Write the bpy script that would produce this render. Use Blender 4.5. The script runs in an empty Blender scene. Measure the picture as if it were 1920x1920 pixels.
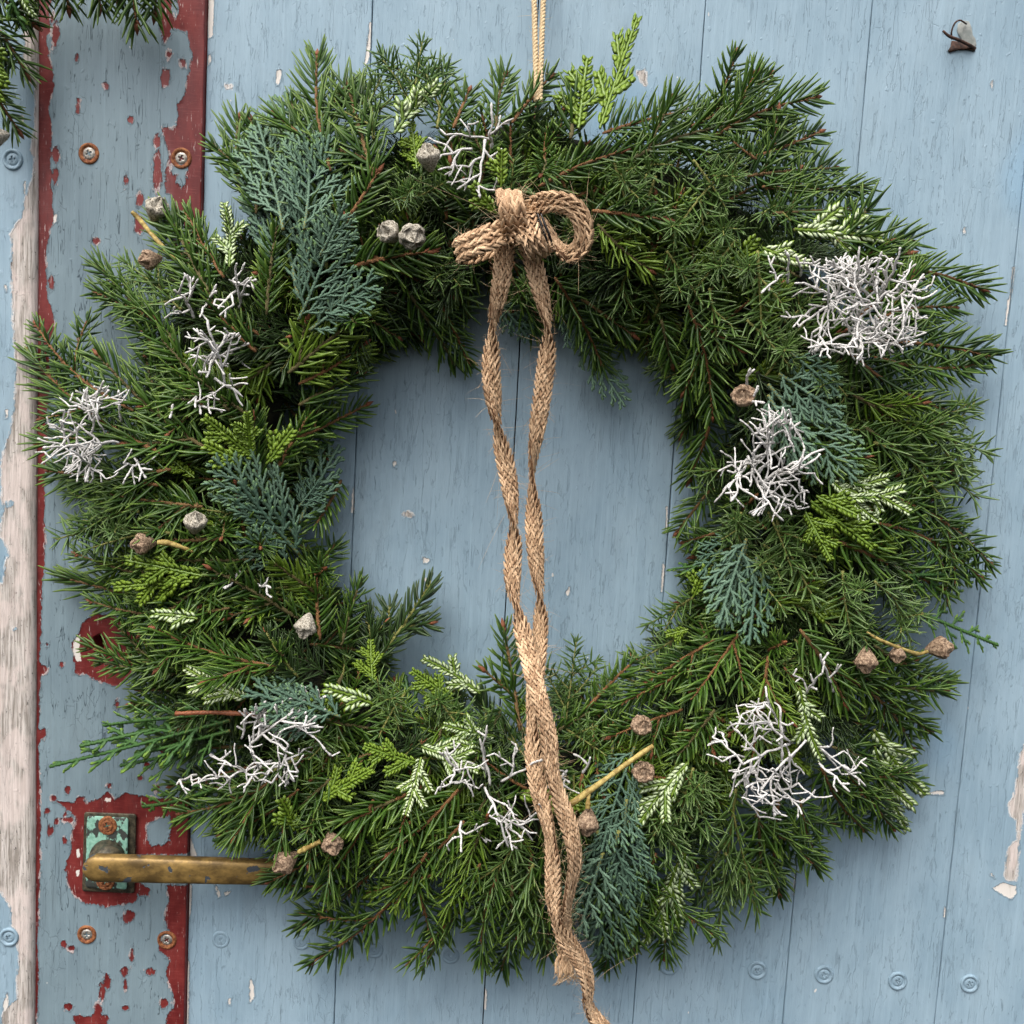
import bpy, math, random
import numpy as np
from mathutils import Vector, Matrix

scene = bpy.context.scene
col = scene.collection
rng = np.random.default_rng(7)
random.seed(7)
S = 0.0003            # metres per photograph pixel on the door
F = 1920.0
PI = math.pi

# ------------------------------------------------------------------ camera
TH = math.radians(6.2)      # looks down a little
PH = math.radians(3.13)     # rolled a little
D0 = F * S
ctr = np.array([0.0, 0.0, 1.25])
fwd = np.array([0.0, math.cos(TH), -math.sin(TH)])
r0 = np.array([1.0, 0.0, 0.0]); u0 = np.array([0.0, math.sin(TH), math.cos(TH)])
RT = math.cos(PH) * r0 + math.sin(PH) * u0
UP = -math.sin(PH) * r0 + math.cos(PH) * u0
# world vertical must lean to the right in the picture: its image x is dot(z, RT) > 0
CAM = ctr - D0 * fwd
cam_data = bpy.data.cameras.new('camera')
cam_data.sensor_width = 36; cam_data.sensor_fit = 'HORIZONTAL'
cam_data.lens = 36 * F / 1920.0
cam_data.clip_start = 0.02; cam_data.clip_end = 50
cam = bpy.data.objects.new('camera', cam_data); col.objects.link(cam)
M3 = Matrix(((RT[0], UP[0], -fwd[0]), (RT[1], UP[1], -fwd[1]), (RT[2], UP[2], -fwd[2])))
cam.matrix_world = Matrix.Translation(Vector(CAM)) @ M3.to_4x4()
scene.camera = cam

# ------------------------------------------------------------------ world, sun, exposure
SUN_EL, SUN_AZ = math.radians(58), math.radians(205)   # high, in front of the door, a little to the left
w = bpy.data.worlds.new("World"); scene.world = w; w.use_nodes = True
nt = w.node_tree
bg = nt.nodes['Background']
sky = nt.nodes.new('ShaderNodeTexSky'); sky.sky_type = 'NISHITA'; sky.sun_disc = False
sky.sun_elevation = SUN_EL; sky.sun_rotation = math.radians(180) + math.radians(25)
sky.air_density = 1.0; sky.dust_density = 6.0; sky.ozone_density = 1.0
hs = nt.nodes.new('ShaderNodeHueSaturation'); hs.inputs['Saturation'].default_value = 0.45   # overcast: the blue is veiled
nt.links.new(sky.outputs[0], hs.inputs['Color']); nt.links.new(hs.outputs[0], bg.inputs['Color'])
bg.inputs['Strength'].default_value = 0.15
sl = bpy.data.lights.new('sun', 'SUN'); sl.energy = 1.15; sl.angle = math.radians(38); sl.color = (1.0, 0.97, 0.92)
so = bpy.data.objects.new('sun', sl); col.objects.link(so)
sd_ = Vector((-math.sin(math.radians(25)) * math.cos(SUN_EL), -math.cos(math.radians(25)) * math.cos(SUN_EL), math.sin(SUN_EL)))
so.location = sd_ * 3 + Vector((0, 0, 1.25)); so.rotation_euler = sd_.to_track_quat('Z', 'Y').to_euler()
scene.view_settings.view_transform = 'Standard'; scene.view_settings.look = 'None'
scene.view_settings.exposure = 0.8; scene.view_settings.gamma = 1.0

# ------------------------------------------------------------------ coordinates
def P(px, py, h=0.0):
    """photo pixel -> world point h (in px units) in front of the door plane"""
    px = np.asarray(px, float); py = np.asarray(py, float); h = np.asarray(h, float) * S
    d = (((px - 960) / F)[..., None] * RT + ((960 - py) / F)[..., None] * UP + fwd)
    t = (-h - CAM[1]) / d[..., 1]
    return CAM + t[..., None] * d
def proj(v):
    d = v - CAM
    z = d @ fwd
    return np.stack([960 + F * (d @ RT) / z, 960 - F * (d @ UP) / z], -1)

# ------------------------------------------------------------------ mesh helpers
class MB:
    def __init__(s): s.v = []; s.f = []; s.m = []; s.a = []; s.b = []; s.n = 0
    def add(s, v, f, mat=0, rnd=0.5, tt=0.5):
        v = np.asarray(v, float); k = len(v)
        if not isinstance(f, (list, tuple)): f = [f]
        for q in f:
            q = np.asarray(q, int)
            if len(q) == 0: continue
            s.f.append(q + s.n); s.m.append(np.full(len(q), mat, int) if np.isscalar(mat) else np.asarray(mat))
        s.v.append(v); s.a.append(np.broadcast_to(np.asarray(rnd, float), (k,))); s.b.append(np.broadcast_to(np.asarray(tt, float), (k,)))
        s.n += k
    def mesh(s, name, mats, smooth=True, extra=None):
        me = bpy.data.meshes.new(name)
        v = np.concatenate(s.v); me.vertices.add(len(v)); me.vertices.foreach_set('co', v.astype(np.float32).ravel())
        loops = np.concatenate([q.ravel() for q in s.f]); tot = np.concatenate([np.full(len(q), q.shape[1]) for q in s.f])
        me.loops.add(len(loops)); me.loops.foreach_set('vertex_index', loops.astype(np.int32))
        me.polygons.add(len(tot)); me.polygons.foreach_set('loop_start', np.concatenate([[0], np.cumsum(tot)[:-1]]).astype(np.int32))
        me.polygons.foreach_set('loop_total', tot.astype(np.int32))
        me.polygons.foreach_set('material_index', np.concatenate(s.m).astype(np.int32))
        me.polygons.foreach_set('use_smooth', np.full(len(tot), smooth))
        for nm, arr in (('rnd', s.a), ('tt', s.b)):
            at = me.attributes.new(nm, 'FLOAT', 'POINT'); at.data.foreach_set('value', np.concatenate(arr).astype(np.float32))
        for nm, arr in (extra or {}).items():
            at = me.attributes.new(nm, 'FLOAT', 'POINT'); at.data.foreach_set('value', arr.astype(np.float32))
        for m in mats: me.materials.append(m)
        me.update(calc_edges=True)
        return me
def obj(name, me, parent=None, loc=None, **props):
    o = bpy.data.objects.new(name, me); col.objects.link(o)
    if parent is not None: o.parent = parent
    if loc is not None: o.location = loc
    for k, v in props.items(): o[k] = v
    return o
def empty(name, loc, **props):
    o = bpy.data.objects.new(name, None); col.objects.link(o); o.location = loc; o.empty_display_size = 0.02
    for k, v in props.items(): o[k] = v
    return o
def norm(a): return a / np.maximum(np.linalg.norm(a, axis=-1, keepdims=True), 1e-12)

def sweep_rings(k, n, closed=True):
    """quads for k rings of n"""
    i = np.arange(k - 1)[:, None] * n; j = np.arange(n)[None, :]; j2 = (j + 1) % n
    return np.stack([i + j, i + j2, i + n + j2, i + n + j], -1).reshape(-1, 4)
def tube(pts, rad, n=6, cap=True, up=None):
    pts = np.asarray(pts, float); k = len(pts); rad = np.broadcast_to(np.asarray(rad, float), (k,))
    T = norm(np.gradient(pts, axis=0))
    up = np.array([0.12, -0.95, 0.28]) if up is None else up
    N = np.cross(T, up); bad = np.linalg.norm(N, axis=1) < 0.15
    N[bad] = np.cross(T[bad], np.array([1.0, 0.1, 0.2]))
    N = norm(N); B = np.cross(T, N)
    a = np.arange(n) / n * 2 * PI
    v = pts[:, None] + rad[:, None, None] * (np.cos(a)[None, :, None] * N[:, None] + np.sin(a)[None, :, None] * B[:, None])
    v = v.reshape(-1, 3); f = [sweep_rings(k, n)]
    if cap:
        v = np.concatenate([v, pts[:1], pts[-1:]]); c0 = k * n; j = np.arange(n); j2 = (j + 1) % n
        f.append(np.concatenate([np.stack([j2, j, np.full(n, c0)], -1), np.stack([(k - 1) * n + j, (k - 1) * n + j2, np.full(n, c0 + 1)], -1)]))
    return v, f
def catmull(p, n):
    p = np.asarray(p, float); k = len(p)
    q = np.concatenate([2 * p[:1] - p[1:2], p, 2 * p[-1:] - p[-2:-1]])
    t = np.linspace(0, k - 1, n); i = np.minimum(t.astype(int), k - 2); u = (t - i)[:, None]
    a, b, c, d = q[i], q[i + 1], q[i + 2], q[i + 3]
    return 0.5 * ((2 * b) + (c - a) * u + (2 * a - 5 * b + 4 * c - d) * u ** 2 + (3 * b - a - 3 * c + d) * u ** 3)
def vnoise(x, y, seed=0):
    """smooth value noise, numpy"""
    xi = np.floor(x).astype(int); yi = np.floor(y).astype(int); fx = x - xi; fy = y - yi
    fx = fx * fx * (3 - 2 * fx); fy = fy * fy * (3 - 2 * fy)
    def h(a, b):
        n = (a * 374761393 + b * 668265263 + seed * 1442695041) & 0x7fffffff
        n = ((n ^ (n >> 13)) * 1274126177) & 0x7fffffff
        return ((n ^ (n >> 16)) & 0xffff) / 65535.0
    return (h(xi, yi) * (1 - fx) + h(xi + 1, yi) * fx) * (1 - fy) + (h(xi, yi + 1) * (1 - fx) + h(xi + 1, yi + 1) * fx) * fy

# ------------------------------------------------------------------ material helpers
class NG:
    def __init__(s, name):
        s.m = bpy.data.materials.new(name); s.m.use_nodes = True; s.t = s.m.node_tree
        s.b = s.t.nodes['Principled BSDF']
    def n(s, typ, **kw):
        nd = s.t.nodes.new(typ)
        for k, v in kw.items(): setattr(nd, k, v)
        return nd
    def put(s, sock, v):
        if hasattr(v, 'is_linked') or isinstance(v, bpy.types.NodeSocket): s.t.links.new(v, sock)
        elif isinstance(v, (tuple, list)) and len(v) == 3 and sock.type == 'RGBA': sock.default_value = (*v, 1)
        else: sock.default_value = v
    def math(s, op, a, b=0.0, c=None, clamp=False):
        nd = s.n('ShaderNodeMath', operation=op, use_clamp=clamp); s.put(nd.inputs[0], a); s.put(nd.inputs[1], b)
        if c is not None: s.put(nd.inputs[2], c)
        return nd.outputs[0]
    def mix(s, f, a, b, blend='MIX'):
        nd = s.n('ShaderNodeMix', data_type='RGBA', blend_type=blend); s.put(nd.inputs[0], f); s.put(nd.inputs[6], a); s.put(nd.inputs[7], b)
        return nd.outputs[2]
    def coord(s, scale, kind='Object'):
        tc = s.n('ShaderNodeTexCoord'); mp = s.n('ShaderNodeMapping'); s.t.links.new(tc.outputs[kind], mp.inputs[0]); mp.inputs['Scale'].default_value = scale
        return mp.outputs[0]
    def noise(s, vec, scale=1.0, detail=4, rough=0.55, dist=0.0):
        nd = s.n('ShaderNodeTexNoise'); s.put(nd.inputs['Vector'], vec); nd.inputs['Scale'].default_value = scale
        nd.inputs['Detail'].default_value = detail; nd.inputs['Roughness'].default_value = rough; nd.inputs['Distortion'].default_value = dist
        return nd.outputs[0]
    def attr(s, name):
        nd = s.n('ShaderNodeAttribute', attribute_name=name); return nd.outputs['Fac']
    def step(s, v, lo, hi):
        nd = s.n('ShaderNodeMapRange', interpolation_type='SMOOTHSTEP'); s.put(nd.inputs[0], v); nd.inputs[1].default_value = lo; nd.inputs[2].default_value = hi
        return nd.outputs[0]
    def bump(s, height, dist, strength=1.0):
        nd = s.n('ShaderNodeBump'); s.put(nd.inputs['Height'], height); nd.inputs['Distance'].default_value = dist; nd.inputs['Strength'].default_value = strength
        s.t.links.new(nd.outputs[0], s.b.inputs['Normal'])
    def out(s, **kw):
        for k, v in kw.items(): s.put(s.b.inputs[k.replace('_', ' ')], v)
        return s.m

# ------------------------------------------------------------------ materials
def paint_material(name, dark, light, crack_amt, worn=True, patch=(0.20, 0.38, 0.55)):
    g = NG(name)
    fine = g.noise(g.coord((1600, 1600, 90)), 1, 5, 0.65)
    streak = g.noise(g.coord((420, 420, 12)), 1, 4, 0.6)
    blot = g.noise(g.coord((28, 28, 16)), 1, 4, 0.6)
    big = g.noise(g.coord((9, 9, 6)), 1, 2, 0.5)
    c = g.mix(g.step(blot, 0.3, 0.7), dark, light)
    c = g.mix(g.math('MULTIPLY', g.step(streak, 0.45, 0.75), 0.35), c, tuple(min(1, x * 1.22) for x in light))
    c = g.mix(g.math('MULTIPLY', g.step(fine, 0.55, 0.2), 0.2), c, tuple(x * 0.62 for x in dark))
    c = g.mix(g.math('MULTIPLY', g.step(big, 0.62, 0.72), 0.35), c, patch)
    # hair cracks running with the grain
    tc = g.n('ShaderNodeTexCoord')
    wob = g.n('ShaderNodeTexNoise'); g.t.links.new(tc.outputs['Object'], wob.inputs['Vector']); wob.inputs['Scale'].default_value = 330; wob.inputs['Detail'].default_value = 3
    vm = g.n('ShaderNodeVectorMath', operation='MULTIPLY_ADD'); g.t.links.new(wob.outputs['Color'], vm.inputs[0]); vm.inputs[1].default_value = (0.0045, 0, 0.003); g.t.links.new(tc.outputs['Object'], vm.inputs[2])
    def cracks(sx, sz, wd, thr, dens):
        mp = g.n('ShaderNodeMapping'); g.t.links.new(vm.outputs[0], mp.inputs[0]); mp.inputs['Scale'].default_value = (sx, 1, sz)
        vo = g.n('ShaderNodeTexVoronoi', feature='DISTANCE_TO_EDGE'); vo.voronoi_dimensions = '2D'
        sp = g.n('ShaderNodeSeparateXYZ'); g.t.links.new(mp.outputs[0], sp.inputs[0]); cb = g.n('ShaderNodeCombineXYZ')
        g.t.links.new(sp.outputs[0], cb.inputs[0]); g.t.links.new(sp.outputs[2], cb.inputs[1]); g.t.links.new(cb.outputs[0], vo.inputs['Vector']); vo.inputs['Scale'].default_value = 1
        gate = g.noise(g.coord((dens, dens, dens * 0.45)), 1, 3, 0.6)
        return g.math('MULTIPLY', g.step(vo.outputs['Distance'], wd, wd * 0.35), g.step(gate, thr, thr + 0.06))
    def contour(sx, sz, eps, thr, dens, seedz):
        nn = g.n('ShaderNodeTexNoise'); g.t.links.new(g.coord((sx, sx, sz)), nn.inputs['Vector']); nn.inputs['Scale'].default_value = 1; nn.inputs['Detail'].default_value = 3.0; nn.inputs['Roughness'].default_value = 0.45
        nn.noise_dimensions = '4D'; nn.inputs['W'].default_value = seedz
        line = g.step(g.math('ABSOLUTE', g.math('SUBTRACT', nn.outputs[0], 0.5)), eps, eps * 0.35)
        return g.math('MULTIPLY', line, g.step(g.noise(g.coord((dens, dens, dens * 0.3)), 1, 3, 0.6), thr, thr + 0.05))
    ck = g.math('MAXIMUM', contour(190, 17, 0.006, 0.47, 130, 1.0), contour(420, 42, 0.009, 0.53, 260, 4.0))
    ck = g.math('MAXIMUM', ck, g.math('MULTIPLY', cracks(260, 90, 0.03, 0.55, 90), 0.6))
    ck = g.math('MULTIPLY', ck, g.step(g.noise(g.coord((22, 22, 9)), 1, 3, 0.6), 0.28, 0.52)); ckc = g.math('MULTIPLY', ck, crack_amt)
    c = g.mix(ckc, c, (0.035, 0.055, 0.07))
    pim = g.step(g.noise(g.coord((300, 300, 220)), 1, 2, 0.5), 0.66, 0.74)
    # small flecks of white undercoat
    fl = g.step(g.noise(g.coord((260, 260, 150)), 1, 1, 0.4), 0.795, 0.81)
    c = g.mix(fl, c, (0.62, 0.60, 0.57))
    hgt = g.math('ADD', g.math('MULTIPLY', fine, 0.35), g.math('MULTIPLY', streak, 0.35))
    hgt = g.math('ADD', hgt, g.math('MULTIPLY', pim, 0.5))
    hgt = g.math('ADD', hgt, g.math('MULTIPLY', g.noise(g.coord((170, 170, 60)), 1, 3), 0.5))
    hgt = g.math('SUBTRACT', hgt, g.math('MULTIPLY', ck, 0.65))
    rough = 0.5
    if worn:
        rag = g.math('MULTIPLY', g.math('SUBTRACT', g.noise(g.coord((260, 260, 170)), 1, 5, 0.7), 0.5), 16)
        rag2 = g.math('MULTIPLY', g.math('SUBTRACT', g.noise(g.coord((900, 900, 420)), 1, 4, 0.7), 0.5), 9)
        ragged = g.math('ADD', rag, rag2)
        rd = g.math('ADD', g.attr('wear_red'), ragged); wh = g.math('ADD', g.attr('wear_white'), rag2); ba = g.math('ADD', g.attr('wear_bare'), ragged)
        redm = g.step(rd, -0.6, 0.6); whm = g.step(wh, -0.6, 0.6); bam = g.step(ba, -0.6, 0.6)
        rc = g.mix(g.step(g.noise(g.coord((120, 120, 60)), 1, 4, 0.6), 0.3, 0.7), (0.105, 0.013, 0.013), (0.175, 0.028, 0.025))
        hb = g.noise(g.coord((120, 120, 2600)), 1, 2)                                   # brush ridges across
        rc = g.mix(g.math('MULTIPLY', g.step(hb, 0.55, 0.75), 0.35), rc, (0.30, 0.08, 0.075))
        rc = g.mix(g.step(g.noise(g.coord((1300, 1300, 160)), 1, 3, 0.6), 0.64, 0.72), rc, (0.45, 0.36, 0.34))   # scuffs
        # pale rim of undercoat along the broken blue edge
        rim = g.math('MULTIPLY', g.math('MULTIPLY', g.step(rd, -3.2, -1.5), g.math('SUBTRACT', 1.0, g.step(rd, 0.5, 2.0))), g.step(g.noise(g.coord((200, 200, 120)), 1, 3), 0.56, 0.62))
        wood = g.noise(g.coord((900, 900, 45)), 1, 5, 0.7)
        bc = g.mix(g.step(wood, 0.35, 0.65), (0.25, 0.22, 0.19), (0.60, 0.55, 0.51))
        bc = g.mix(g.step(g.noise(g.coord((620, 620, 260)), 1, 4, 0.7), 0.60, 0.68), bc, (0.12, 0.11, 0.10))
        pink = g.step(g.noise(g.coord((90, 90, 50)), 1, 3), 0.45, 0.6)
        bc = g.mix(g.math('MULTIPLY', pink, 0.6), bc, (0.66, 0.56, 0.52))
        bare_rim = g.math('MULTIPLY', g.step(ba, -4.5, -1.5), g.step(g.noise(g.coord((160, 160, 90)), 1, 3), 0.42, 0.5))
        c = g.mix(bare_rim, c, (0.66, 0.64, 0.62)); c = g.mix(bam, c, bc)
        c = g.mix(redm, c, rc); c = g.mix(rim, c, (0.50, 0.42, 0.41)); c = g.mix(whm, c, (0.66, 0.62, 0.57))
        worst = g.math('MAXIMUM', g.math('MAXIMUM', rd, ba), wh)
        lip = g.math('MULTIPLY', g.step(worst, -3.5, -0.8), g.math('SUBTRACT', 1.0, g.step(worst, -0.8, 0.2)))
        hgt = g.math('ADD', hgt, g.math('MULTIPLY', lip, 0.9))
        grime = g.math('MULTIPLY', g.step(g.noise(g.coord((60, 60, 14)), 1, 5, 0.7), 0.52, 0.75), 0.35)
        c = g.mix(grime, c, (0.10, 0.10, 0.095), 'MULTIPLY') if False else g.mix(g.math('MULTIPLY', grime, 0.5), c, (0.11, 0.13, 0.13))
        anyw = g.math('MAXIMUM', g.math('MAXIMUM', redm, whm), bam)
        hgt = g.math('MULTIPLY', hgt, g.math('SUBTRACT', 1.0, g.math('MULTIPLY', redm, 0.75)))
        hgt = g.math('SUBTRACT', hgt, g.math('MULTIPLY', anyw, 1.1))
        hgt = g.math('ADD', hgt, g.math('MULTIPLY', g.math('MULTIPLY', bam, wood), 1.4))
        rough = g.math('ADD', g.math('ADD', 0.5, g.math('MULTIPLY', redm, -0.12)), g.math('MULTIPLY', bam, 0.35))
    g.bump(hgt, 0.00032, 0.9)
    return g.out(Base_Color=c, Roughness=rough, Specular_IOR_Level=0.35)

M = {}
M['stile'] = paint_material('weathered_grey_blue_paint', (0.150, 0.208, 0.240), (0.190, 0.258, 0.290), 0.8)
M['board'] = paint_material('weathered_blue_paint', (0.220, 0.318, 0.390), (0.275, 0.378, 0.450), 0.13)
M['screwpaint'] = paint_material('painted_over_screw', (0.195, 0.285, 0.35), (0.235, 0.33, 0.40), 0.1, worn=False)

def leaf_mat(name, a, b, tip, rough=0.42, spec=0.5, jit=0.5, transl=0.0):
    g = NG(name)
    oi = g.n('ShaderNodeObjectInfo')
    c = g.mix(g.math('ADD', g.math('MULTIPLY', g.attr('rnd'), 1 - jit), g.math('MULTIPLY', oi.outputs['Random'], jit), clamp=True), a, b)
    c = g.mix(g.step(g.attr('tt'), 0.55, 1.0), c, tip)
    n = g.noise(g.coord((600, 600, 600)), 1, 3)
    c = g.mix(g.math('MULTIPLY', g.step(n, 0.55, 0.8), 0.35), c, tuple(x * 0.45 for x in a))
    return g.out(Base_Color=c, Roughness=rough, Specular_IOR_Level=spec)
M['needle'] = leaf_mat('spruce_needle_green', (0.011, 0.034, 0.005), (0.054, 0.116, 0.013), (0.12, 0.19, 0.030), 0.36, 0.34)
M['needle_new'] = leaf_mat('young_spruce_needle_green', (0.065, 0.125, 0.010), (0.125, 0.20, 0.02), (0.16, 0.24, 0.03), 0.4, 0.32)
M['needle_dark'] = leaf_mat('yew_and_shaded_inner_needle', (0.016, 0.036, 0.009), (0.030, 0.060, 0.012), (0.045, 0.08, 0.02), 0.4, 0.4)  # yew's own green; also paints the shade on the inner foliage
M['juniper'] = leaf_mat('juniper_needle_green', (0.034, 0.080, 0.014), (0.100, 0.170, 0.042), (0.16, 0.23, 0.08), 0.36, 0.34)
M['cypress'] = leaf_mat('blue_cypress_scale', (0.060, 0.118, 0.080), (0.150, 0.235, 0.160), (0.16, 0.27, 0.075), 0.6, 0.2)
M['cypress_green'] = leaf_mat('green_cypress_scale', (0.030, 0.085, 0.018), (0.06, 0.14, 0.025), (0.14, 0.24, 0.03), 0.5, 0.4)
M['lime'] = leaf_mat('yellow_green_scale', (0.085, 0.145, 0.012), (0.17, 0.26, 0.02), (0.30, 0.40, 0.04), 0.45, 0.4)
M['whiteleaf'] = leaf_mat('white_marked_scale', (0.33, 0.43, 0.22), (0.58, 0.65, 0.42), (0.42, 0.55, 0.20), 0.5, 0.4)
M['limestem'] = leaf_mat('yellow_green_stem', (0.09, 0.16, 0.015), (0.15, 0.23, 0.02), (0.2, 0.3, 0.03))
def simple(name, a, b, sc=500, rough=0.7, bump=0.0002, lo=0.35, hi=0.65, zs=1.0, spec=0.3, metal=0.0):
    g = NG(name); n = g.noise(g.coord((sc, sc, sc * zs)), 1, 5, 0.65)
    g.bump(n, bump); return g.out(Base_Color=g.mix(g.step(n, lo, hi), a, b), Roughness=rough, Specular_IOR_Level=spec, Metallic=metal)
M['stem'] = simple('orange_brown_twig_bark', (0.16, 0.065, 0.018), (0.36, 0.17, 0.05), 900, 0.65)
def twig():
    g = NG('twig_bark'); oi = g.n('ShaderNodeObjectInfo'); n = g.noise(g.coord((900, 900, 900)), 1, 5, 0.65)
    a = g.mix(g.step(n, 0.35, 0.65), (0.10, 0.045, 0.015), (0.30, 0.135, 0.042)); b = g.mix(g.step(n, 0.35, 0.65), (0.055, 0.050, 0.015), (0.15, 0.12, 0.035))
    g.bump(n, 0.0003); return g.out(Base_Color=g.mix(g.step(oi.outputs['Random'], 0.35, 0.75), a, b), Roughness=0.7)
M['stem'] = twig()
M['stem_green'] = simple('yellow_green_twig_bark', (0.12, 0.13, 0.03), (0.25, 0.24, 0.07), 900, 0.6)
M['bud'] = simple('red_brown_bud', (0.12, 0.035, 0.015), (0.30, 0.11, 0.05), 1200, 0.5)
M['silver'] = simple('silver_white_felted_twig', (0.46, 0.445, 0.425), (0.70, 0.68, 0.655), 1300, 0.85, 0.0003, spec=0.1)
M['pod'] = simple('grey_brown_woody_capsule', (0.10, 0.058, 0.035), (0.42, 0.30, 0.20), 700, 0.75, 0.0007)
M['podgrey'] = simple('lichen_grey_capsule', (0.13, 0.11, 0.08), (0.50, 0.46, 0.38), 1000, 0.8, 0.0006, 0.35, 0.62)
M['podstem'] = simple('yellow_stalk', (0.20, 0.13, 0.035), (0.46, 0.36, 0.12), 260, 0.6)
M['moss_shade'] = simple('shade_dark_moss', (0.006, 0.008, 0.004), (0.022, 0.022, 0.010), 300, 0.9, 0.001)  # darkened to near black to paint the shade deep in the wreath
def jute():
    g = NG('jute_yarn'); n = g.noise(g.coord((2200, 2200, 500)), 1, 5, 0.7)
    v = g.math('ADD', g.math('MULTIPLY', n, 0.9), g.math('MULTIPLY', g.attr('rnd'), 0.3))
    g.bump(n, 0.0003); return g.out(Base_Color=g.mix(g.step(v, 0.36, 0.85), (0.30, 0.175, 0.095), (0.80, 0.56, 0.35)), Roughness=0.75, Specular_IOR_Level=0.2)
M['jute'] = jute()
M['jute_dark'] = simple('jute_gap_shade', (0.08, 0.037, 0.018), (0.14, 0.07, 0.034), 1200, 0.9)  # darker jute that paints the shade in the gaps between stitches
M['jute_hair'] = simple('jute_fibre', (0.50, 0.33, 0.18), (0.70, 0.52, 0.34), 500, 0.6)
M['twine'] = simple('pale_sisal_twine', (0.42, 0.30, 0.16), (0.68, 0.54, 0.34), 1800, 0.75, 0.0003)
M['black'] = simple('black_plastic', (0.008, 0.008, 0.009), (0.014, 0.014, 0.016), 200, 0.25, 0.00002, spec=0.6)
M['rust'] = simple('rusty_steel', (0.10, 0.025, 0.010), (0.30, 0.12, 0.045), 600, 0.75, 0.0003)
M['steel'] = simple('worn_screw_steel', (0.20, 0.18, 0.15), (0.48, 0.46, 0.42), 700, 0.45, 0.0002, metal=0.6)
M['iron'] = simple('dark_rusty_wire', (0.02, 0.012, 0.01), (0.09, 0.045, 0.03), 500, 0.7)
M['tape'] = simple('torn_grey_paper', (0.17, 0.19, 0.18), (0.30, 0.31, 0.29), 180, 0.6)
def brass():
    g = NG('tarnished_brass')
    n = g.noise(g.coord((70, 70, 120)), 1, 5, 0.65); n2 = g.noise(g.coord((130, 130, 150)), 1, 3, 0.5)
    c = g.mix(g.step(n, 0.35, 0.7), (0.10, 0.062, 0.020), (0.34, 0.215, 0.065))
    chip = g.step(n2, 0.63, 0.645)
    c = g.mix(chip, c, (0.045, 0.055, 0.065)); g.bump(g.math('SUBTRACT', n, chip), 0.00012)
    return g.out(Base_Color=c, Metallic=g.math('SUBTRACT', 0.4, g.math('MULTIPLY', chip, 0.4)), Roughness=0.5)
M['brass'] = brass()
def verdigris():
    g = NG('verdigris_plate')
    n = g.noise(g.coord((150, 150, 120)), 1, 5, 0.6); n2 = g.noise(g.coord((500, 500, 500)), 1, 4)
    c = g.mix(g.step(n2, 0.3, 0.7), (0.15, 0.33, 0.25), (0.26, 0.47, 0.37))
    c = g.mix(g.step(n, 0.50, 0.53), c, (0.035, 0.04, 0.035)); g.bump(n2, 0.0003)
    return g.out(Base_Color=c, Roughness=0.6)
M['verdigris'] = verdigris()
M['oldmetal'] = simple('blackened_bronze', (0.03, 0.028, 0.02), (0.10, 0.085, 0.055), 400, 0.5, 0.0002, metal=0.3)
M['void'] = simple('recess_shade_dark', (0.004, 0.004, 0.004), (0.008, 0.007, 0.006), 100, 0.9)  # near-black colour standing in for shade in slots and behind joints

# ------------------------------------------------------------------ painted wear, authored as outlines on the door
def sd_poly(p, poly):
    poly = np.asarray(poly, float); n = len(poly)
    d = np.full(len(p), 1e9); ins = np.zeros(len(p), bool)
    for i in range(n):
        a = poly[i]; b = poly[(i + 1) % n]; e = b - a; q = p - a
        t = np.clip((q @ e) / max(e @ e, 1e-9), 0, 1); d = np.minimum(d, np.linalg.norm(q - t[:, None] * e, axis=1))
        cnd = ((a[1] > p[:, 1]) != (b[1] > p[:, 1])); den = (b[1] - a[1]) if abs(b[1] - a[1]) > 1e-9 else 1e-9
        ins ^= cnd & (p[:, 0] < (b[0] - a[0]) * (p[:, 1] - a[1]) / den + a[0])
    return np.where(ins, d, -d)                     # positive inside, px
def sd_ell(p, cx, cy, rx, ry):
    q = np.sqrt(((p[:, 0] - cx) / rx) ** 2 + ((p[:, 1] - cy) / ry) ** 2); return (1 - q) * min(rx, ry)
def union(l, n): 
    r = np.full(n, -30.0)
    for x in l: r = np.maximum(r, x)
    return np.clip(r, -30, 30)
def strip(p, ys, xl, xr):
    a = np.interp(p[:, 1], ys, xl); b = np.interp(p[:, 1], ys, xr); return np.minimum(p[:, 0] - a, b - p[:, 0])

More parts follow.
